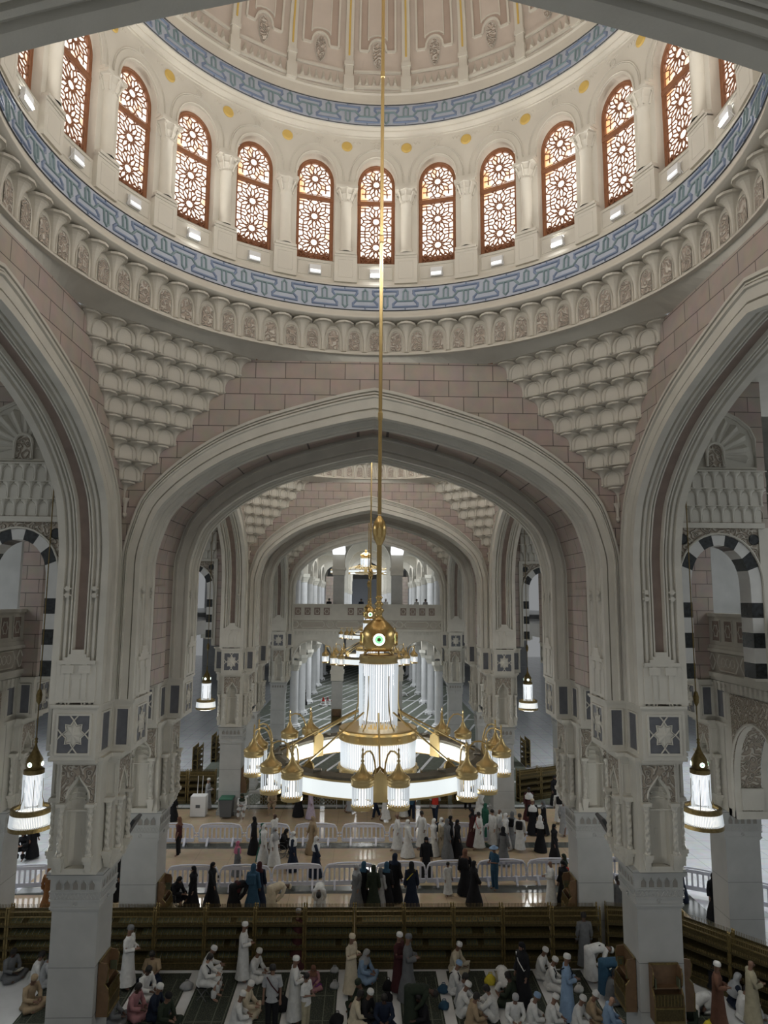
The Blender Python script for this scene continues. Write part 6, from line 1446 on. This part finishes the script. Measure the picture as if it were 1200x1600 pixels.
person(-11.38, 23.62, radians(60), 'sit', 'robe', 'grey', 'hair', None, 'd', 'man in dark clothes reading on the left edge of the carpet', extra='book')
person(-10.41, 23.35, radians(100), 'sit', 'robe', 'white', 'hair', None, 'm', 'man in white sitting behind the near left pillar')
person(-9.99, 22.03, radians(60), 'sit', 'robe', 'tan', 'cap', 'tan', 'm', 'man in tan clothes cross-legged near the left pillar')
person(-10.08, 23.2, radians(120), 'sit', 'robe', 'lgrey', 'hair', None, 'm', 'person in pale grey sitting close to the near left pillar')
person(-7.49, 23.02, radians(80), 'fold', 'robe', 'white', 'cap', 'grey', 'm', 'tall man in a white thobe standing by the near left pillar', scale=1.04)
person(-6.85, 23.44, radians(0), 'sit', 'shirt', 'tan', 'hair', None, 'm', 'man in a tan shirt facing the camera by the shelf')
person(-6.77, 22.5, radians(60), 'sit', 'robe', 'white', 'hair', None, 'd', 'man in white sitting between the tan and navy men')
person(-6.17, 21.47, radians(80), 'sit', 'robe', 'navy', 'cap', 'white', 'm', 'man in a navy patterned shirt and white cap')
person(-6.78, 21.54, radians(70), 'sit', 'robe', 'dpink', 'hair', None, 'd', 'man in dusty pink sitting by the left pillar')
person(-7.29, 21.13, radians(90), 'sit', 'robe', 'grey', 'hair', None, 'd', 'dark-clothed man at the bottom beside the left pillar')
person(-5.78, 21.05, radians(60), 'sit', 'robe', 'dgreen', 'cap', 'black', 'm', 'man in a dark green jacket at the bottom left', legcol='black')
person(-4.99, 22.44, radians(80), 'chair', 'robe', 'white', 'hair', None, 'l', 'man in white sitting on a low stool', extra='sash:black')
person(-4.99, 22.84, radians(100), 'chair', 'robe', 'white', 'cap', 'white', 'm', 'man in white behind the one on the low stool')
person(-3.98, 23.36, radians(90), 'fold', 'robe', 'white', 'cap', 'white', 'm', 'man in white standing with folded arms left of centre')
person(-3.61, 23.47, radians(70), 'sit', 'robe', 'white', 'cap', 'white', 'm', 'man in white sitting against the shelf left of centre')
person(-3.57, 21.58, radians(80), 'sit', 'robe', 'cream', 'cap', 'white', 'l', 'man in cream sitting on the pale strip')
person(-3.72, 21.02, radians(100), 'sit', 'robe', 'white', 'cap', 'white', 'm', 'man in white with a white cap at the bottom left of centre')
person(-2.73, 20.83, radians(0), 'stand', 'shirt', 'lgrey', 'hair', None, 'm', 'young man in a pale grey shirt with a strap', extra='sash:maroon', legcol='black')
person(-2.35, 24.25, radians(150), 'stand', 'gown', 'maroon', 'cap', 'lgrey', 'm', 'person in maroon with a grey cap at the shelf')
person(-2.14, 21.23, radians(100), 'fold', 'robe', 'white', 'cap', 'white', 'm', 'man in white reaching forward in the centre left')
person(-1.78, 20.87, radians(60), 'fold', 'shirt', 'white', 'hair', None, 'm', 'boy in a white shirt with black hair', scale=0.85, legcol='khaki')
person(-1.72, 22.94, radians(0), 'sit', 'robe', 'dpink', 'scarf', 'brown', 'm', 'child in dusty pink beside a purple bag', scale=0.75)
person(-0.54, 22.54, radians(60), 'read', 'robe', 'cream', 'cap', 'cream', 'm', 'man in a cream robe and yellow cap at the shelf')
person(-0.15, 23.38, radians(60), 'sit', 'robe', 'lblue', 'scarf', 'lgrey', 'm', 'person in pale blue sitting against the shelf in the middle')
person(-0.2, 21.65, radians(-60), 'sit', 'robe', 'dgreen', 'cap', 'dgreen', 'm', 'man in dark green sitting in the middle')
person(-0.36, 21.05, radians(90), 'sit', 'robe', 'cream', 'hair', None, 'd', 'man in cream with black hair at the bottom middle')
person(-0.07, 21.14, radians(60), 'sit', 'robe', 'black', 'cap', 'white', 'm', 'man in black with a white cap at the bottom middle')
person(0.43, 20.95, radians(0), 'sit', 'robe', 'navy', 'hair', None, 'd', 'man in navy at the bottom middle')
person(0.93, 22.62, radians(60), 'fold', 'robe', 'maroon', 'cap', 'white', 'm', 'man in dull mauve with a pale cap at the shelf')
person(1.19, 22.34, radians(80), 'fold', 'gown', 'grey', 'cap', 'grey', 'm', 'tall man in a grey-blue cloak and grey cap', scale=1.04)
person(1.23, 21.0, radians(80), 'bow', 'robe', 'dgreen', 'hair', None, 'd', 'man in dark olive leaning over a book', extra='book')
person(1.52, 20.94, radians(-60), 'sit', 'robe', 'black', 'hair', None, 'd', 'man in black at the bottom right of the middle')
person(2.85, 23.82, radians(60), 'sit', 'robe', 'cream', 'cap', 'white', 'm', 'man in cream reading at the shelf', extra='book')
person(2.67, 22.63, radians(80), 'sit', 'robe', 'white', 'cap', 'lblue', 'm', 'man in white with a lilac cap', extra='sash:black')
person(2.79, 21.96, radians(60), 'sit', 'robe', 'lgrey', 'hair', None, 'm', 'man in grey behind the folded-arm man in white')
person(2.81, 21.45, radians(80), 'knees', 'robe', 'white', 'cap', 'white', 'm', 'man in white with arms folded on his knees')
person(2.95, 20.88, radians(90), 'sit', 'robe', 'tan', 'hair', None, 'm', 'man in brown at the bottom under the man with folded arms')
person(3.49, 21.26, radians(-100), 'knees', 'robe', 'white', 'hair', None, 'm', 'man in white with drawn-up knees')
person(4.21, 22.78, radians(0), 'prost', 'shirt', 'white', 'hair', None, 'm', 'man in a white shirt and khaki trousers bowed down on the carpet', legcol='khaki')
person(4.62, 21.96, radians(-60), 'stand', 'gown', 'black', 'scarf', 'black', 'm', 'person in black standing right of the middle', extra='sash:white')
person(4.28, 21.9, radians(-120), 'sit', 'robe', 'dgreen', 'hair', None, 'd', 'man in dull green seen from behind')
person(5.58, 23.44, radians(60), 'sit', 'robe', 'white', 'cap', 'white', 'm', 'man in white with a white cap against the right shelf')
person(5.72, 22.82, radians(70), 'sit', 'robe', 'white', 'cap', 'white', 'm', 'man in white with a dark bag strap near the right shelf', extra='sash:black')
person(4.15, 20.89, radians(0), 'sit', 'robe', 'white', 'cap', 'lgrey', 'm', 'grey-haired man in white at the bottom right')
person(4.66, 20.86, radians(80), 'sit', 'robe', 'white', 'cap', 'lblue', 'm', 'man in white with a light blue cap at the bottom right')
person(5.17, 20.79, radians(80), 'sit', 'robe', 'white', 'cap', 'white', 'm', 'man in white with a white cap at the bottom, below the man in blue')
person(5.72, 21.1, radians(80), 'fold', 'robe', 'lblue', 'cap', 'white', 'm', 'tall man in a light blue robe and white cap', scale=1.04, extra='sash:navy')
person(7.11, 23.16, radians(100), 'bow', 'robe', 'white', 'cap', 'white', 'm', 'man in white bending forward by the right pillar', extra='sash:black')
person(7.29, 22.35, radians(80), 'bow', 'robe', 'blue', 'hair', None, 'm', 'man in a dark blue robe bending low by the right pillar')
person(7.14, 23.96, radians(180), 'stand', 'robe', 'grey', 'hair', None, 'd', 'man in dark grey at the shelf by the right pillar')
person(6.36, 20.92, radians(70), 'sit', 'robe', 'tan', 'cap', 'white', 'm', 'man in tan leaning over a book', extra='book')
person(7.35, 22.02, radians(100), 'sit', 'robe', 'grey', 'hair', None, 'd', 'man in dark grey sitting beside the right pillar')
person(5.94, 20.75, radians(60), 'sit', 'robe', 'white', 'cap', 'white', 'm', 'man in white at the bottom left of the right pillar')
person(6.78, 20.71, radians(80), 'sit', 'robe', 'lblue', None, None, 'l', 'bald man in pale blue at the foot of the right pillar')
person(9.75, 21.5, radians(-80), 'prost', 'robe', 'white', 'hair', None, 'm', 'man in white bowed down with his head on the carpet')
person(8.62, 20.74, radians(70), 'sit', 'robe', 'lblue', 'cap', 'white', 'l', 'man in light blue with a white cap, bottom right')
person(9.08, 20.64, radians(-60), 'sit', 'robe', 'dgreen', 'hair', None, 'd', 'dark-haired man reading at the bottom right', extra='book')
person(9.96, 20.77, radians(60), 'fold', 'robe', 'brown', 'cap', 'white', 'm', 'man in a brown robe and white cap standing')
person(10.8, 22.61, radians(120), 'sit', 'gown', 'black', 'scarf', 'black', 'm', 'person in black sitting at the slanting shelf')
person(11.0, 21.8, radians(80), 'sit', 'robe', 'navy', 'scarf', 'lgrey', 'm', 'person with a pale grey hood sitting at the right', extra='shawl:lgrey')
person(10.94, 21.14, radians(90), 'knees', 'robe', 'white', 'hair', None, 'm', 'person in white crouched at the right edge')
person(10.96, 20.78, radians(80), 'fold', 'robe', 'khaki', None, None, 'm', 'tall man in a khaki robe at the right edge', scale=1.04)
person(-7.1, 115.81, radians(180), 'stand', 'shirt', 'white', 'hair', None, 'm', 'distant man in a white shirt in the far left arch')
person(-7.05, 80.39, radians(90), 'stand', 'gown', 'black', 'scarf', 'black', 'm', 'distant black figure in the far hall')
person(-4.9, 79.95, radians(0), 'sit', 'robe', 'white', 'scarf', 'red', 'm', 'distant seated person in red and white, left of the trio')
person(-4.42, 80.43, radians(0), 'sit', 'robe', 'white', 'scarf', 'dpink', 'm', 'distant seated person in red and white, middle of the trio')
person(-3.88, 79.97, radians(0), 'sit', 'robe', 'white', 'scarf', 'red', 'm', 'distant seated person in red and white, right of the trio')
person(4.84, 87.96, radians(90), 'prost', 'robe', 'white', 'hair', None, 'm', 'distant person in white bowed down on the far carpet')

wheelchair(-7.45, 28.31, radians(60), 'black wheelchair beside the second left pillar')
wheelchair(-3.98, 33.99, radians(90), 'black wheelchair in the middle of the left group of walkers')
r = empty('folding_stool', (-4.99, 22.44, ZF + .01), radians(80))
m = MB(); m.box(-.18, .18, -.14, .16, .36, .40); m.build('seat', CM['black'], r)
for s in (-.16, .16): m = MB(); m.tube([(s, -.14, .36), (s, .16, 0)], .012, 5); m.tube([(s, .16, .36), (s, -.14, 0)], .012, 5); m.build('leg', 'greyp', r)
tag(r, 'small black folding stool under the man in white at the left', 'stool')
bag(-5.62, 22.96, 'lgrey', 'crumpled white plastic bag on the pale strip at the left', 0.2, 0.15, 0.2)
bag(-1.09, 23.84, 'lgrey', 'upper crumpled white bag on the strip left of the man in cream', 0.13, 0.1, 0.16)
bag(-1.05, 22.93, 'lgrey', 'lower crumpled white bag on the strip left of the man in cream', 0.14, 0.12, 0.18)
bag(-1.6, 22.83, 'purple', 'purple bag beside the child in pink', 0.17, 0.14, 0.22)
bag(0.6, 22.8, 'black', 'black shoulder bag on the pale strip, upper one', 0.15, 0.12, 0.28)
bag(0.58, 22.19, 'black', 'black shoulder bag on the pale strip, lower one', 0.16, 0.12, 0.24)
bag(2.32, 22.67, 'blue', 'upper bright blue bag on the double strip', 0.17, 0.14, 0.2)
bag(2.24, 21.81, 'blue', 'lower blue bag on the double strip', 0.15, 0.12, 0.2)
bag(3.85, 23.1, 'yellow', 'lime yellow bag beside the bowed man', 0.17, 0.15, 0.26)
bag(-2.54, 21.79, 'black', 'black rucksack behind the young man in grey', 0.2, 0.14, 0.4)
bag(-0.9, 21.15, 'black', 'black bag with a white tag at the bottom centre', 0.2, 0.15, 0.25)
bag(9.85, 22.66, 'black', 'black bag lying on marble right of the right pillar', 0.26, 0.2, 0.26)
bag(9.72, 20.8, 'yellow', 'yellow bag at the bottom right', 0.18, 0.14, 0.16)
bag(6.52, 22.6, 'white', 'white bundle left of the right pillar', 0.14, 0.12, 0.2)
person(-7.6, 64.0, radians(30), 'stand', 'robe', 'white', 'hair', 'white', 'm', 'person at the left end of the far gallery rail', z=10.38)
person(-3.6, 64.2, radians(30), 'stand', 'robe', 'black', 'hair', 'white', 'm', 'person at the far gallery rail, left of the left pillar', z=10.38)
person(-0.6, 64.3, radians(30), 'stand', 'robe', 'navy', 'hair', 'white', 'm', 'person at the far gallery rail behind the chandelier rod', z=10.38)
person(1.2, 64.0, radians(30), 'stand', 'robe', 'white', 'hair', 'white', 'm', 'person at the far gallery rail, just right of the rod', z=10.38)
person(1.7, 64.6, radians(30), 'stand', 'robe', 'white', 'cap', 'white', 'm', 'person at the far gallery rail beside the right pillar', z=10.38)
person(4.6, 64.4, radians(30), 'stand', 'robe', 'white', 'hair', 'white', 'm', 'person at the far gallery rail, right of the right pillar', z=10.38)
person(5.4, 64.0, radians(30), 'stand', 'robe', 'lgrey', 'hair', 'white', 'm', 'person at the right part of the far gallery rail', z=10.38)
person(16.6, 29.4, radians(30), 'stand', 'robe', 'tan', 'hair', 'white', 'm', 'person at the upper right gallery seen through the striped arch, left one', z=10.38)
person(17.1, 29.7, radians(30), 'stand', 'robe', 'black', 'cap', 'white', 'm', 'person at the upper right gallery seen through the striped arch, right one', z=10.38)
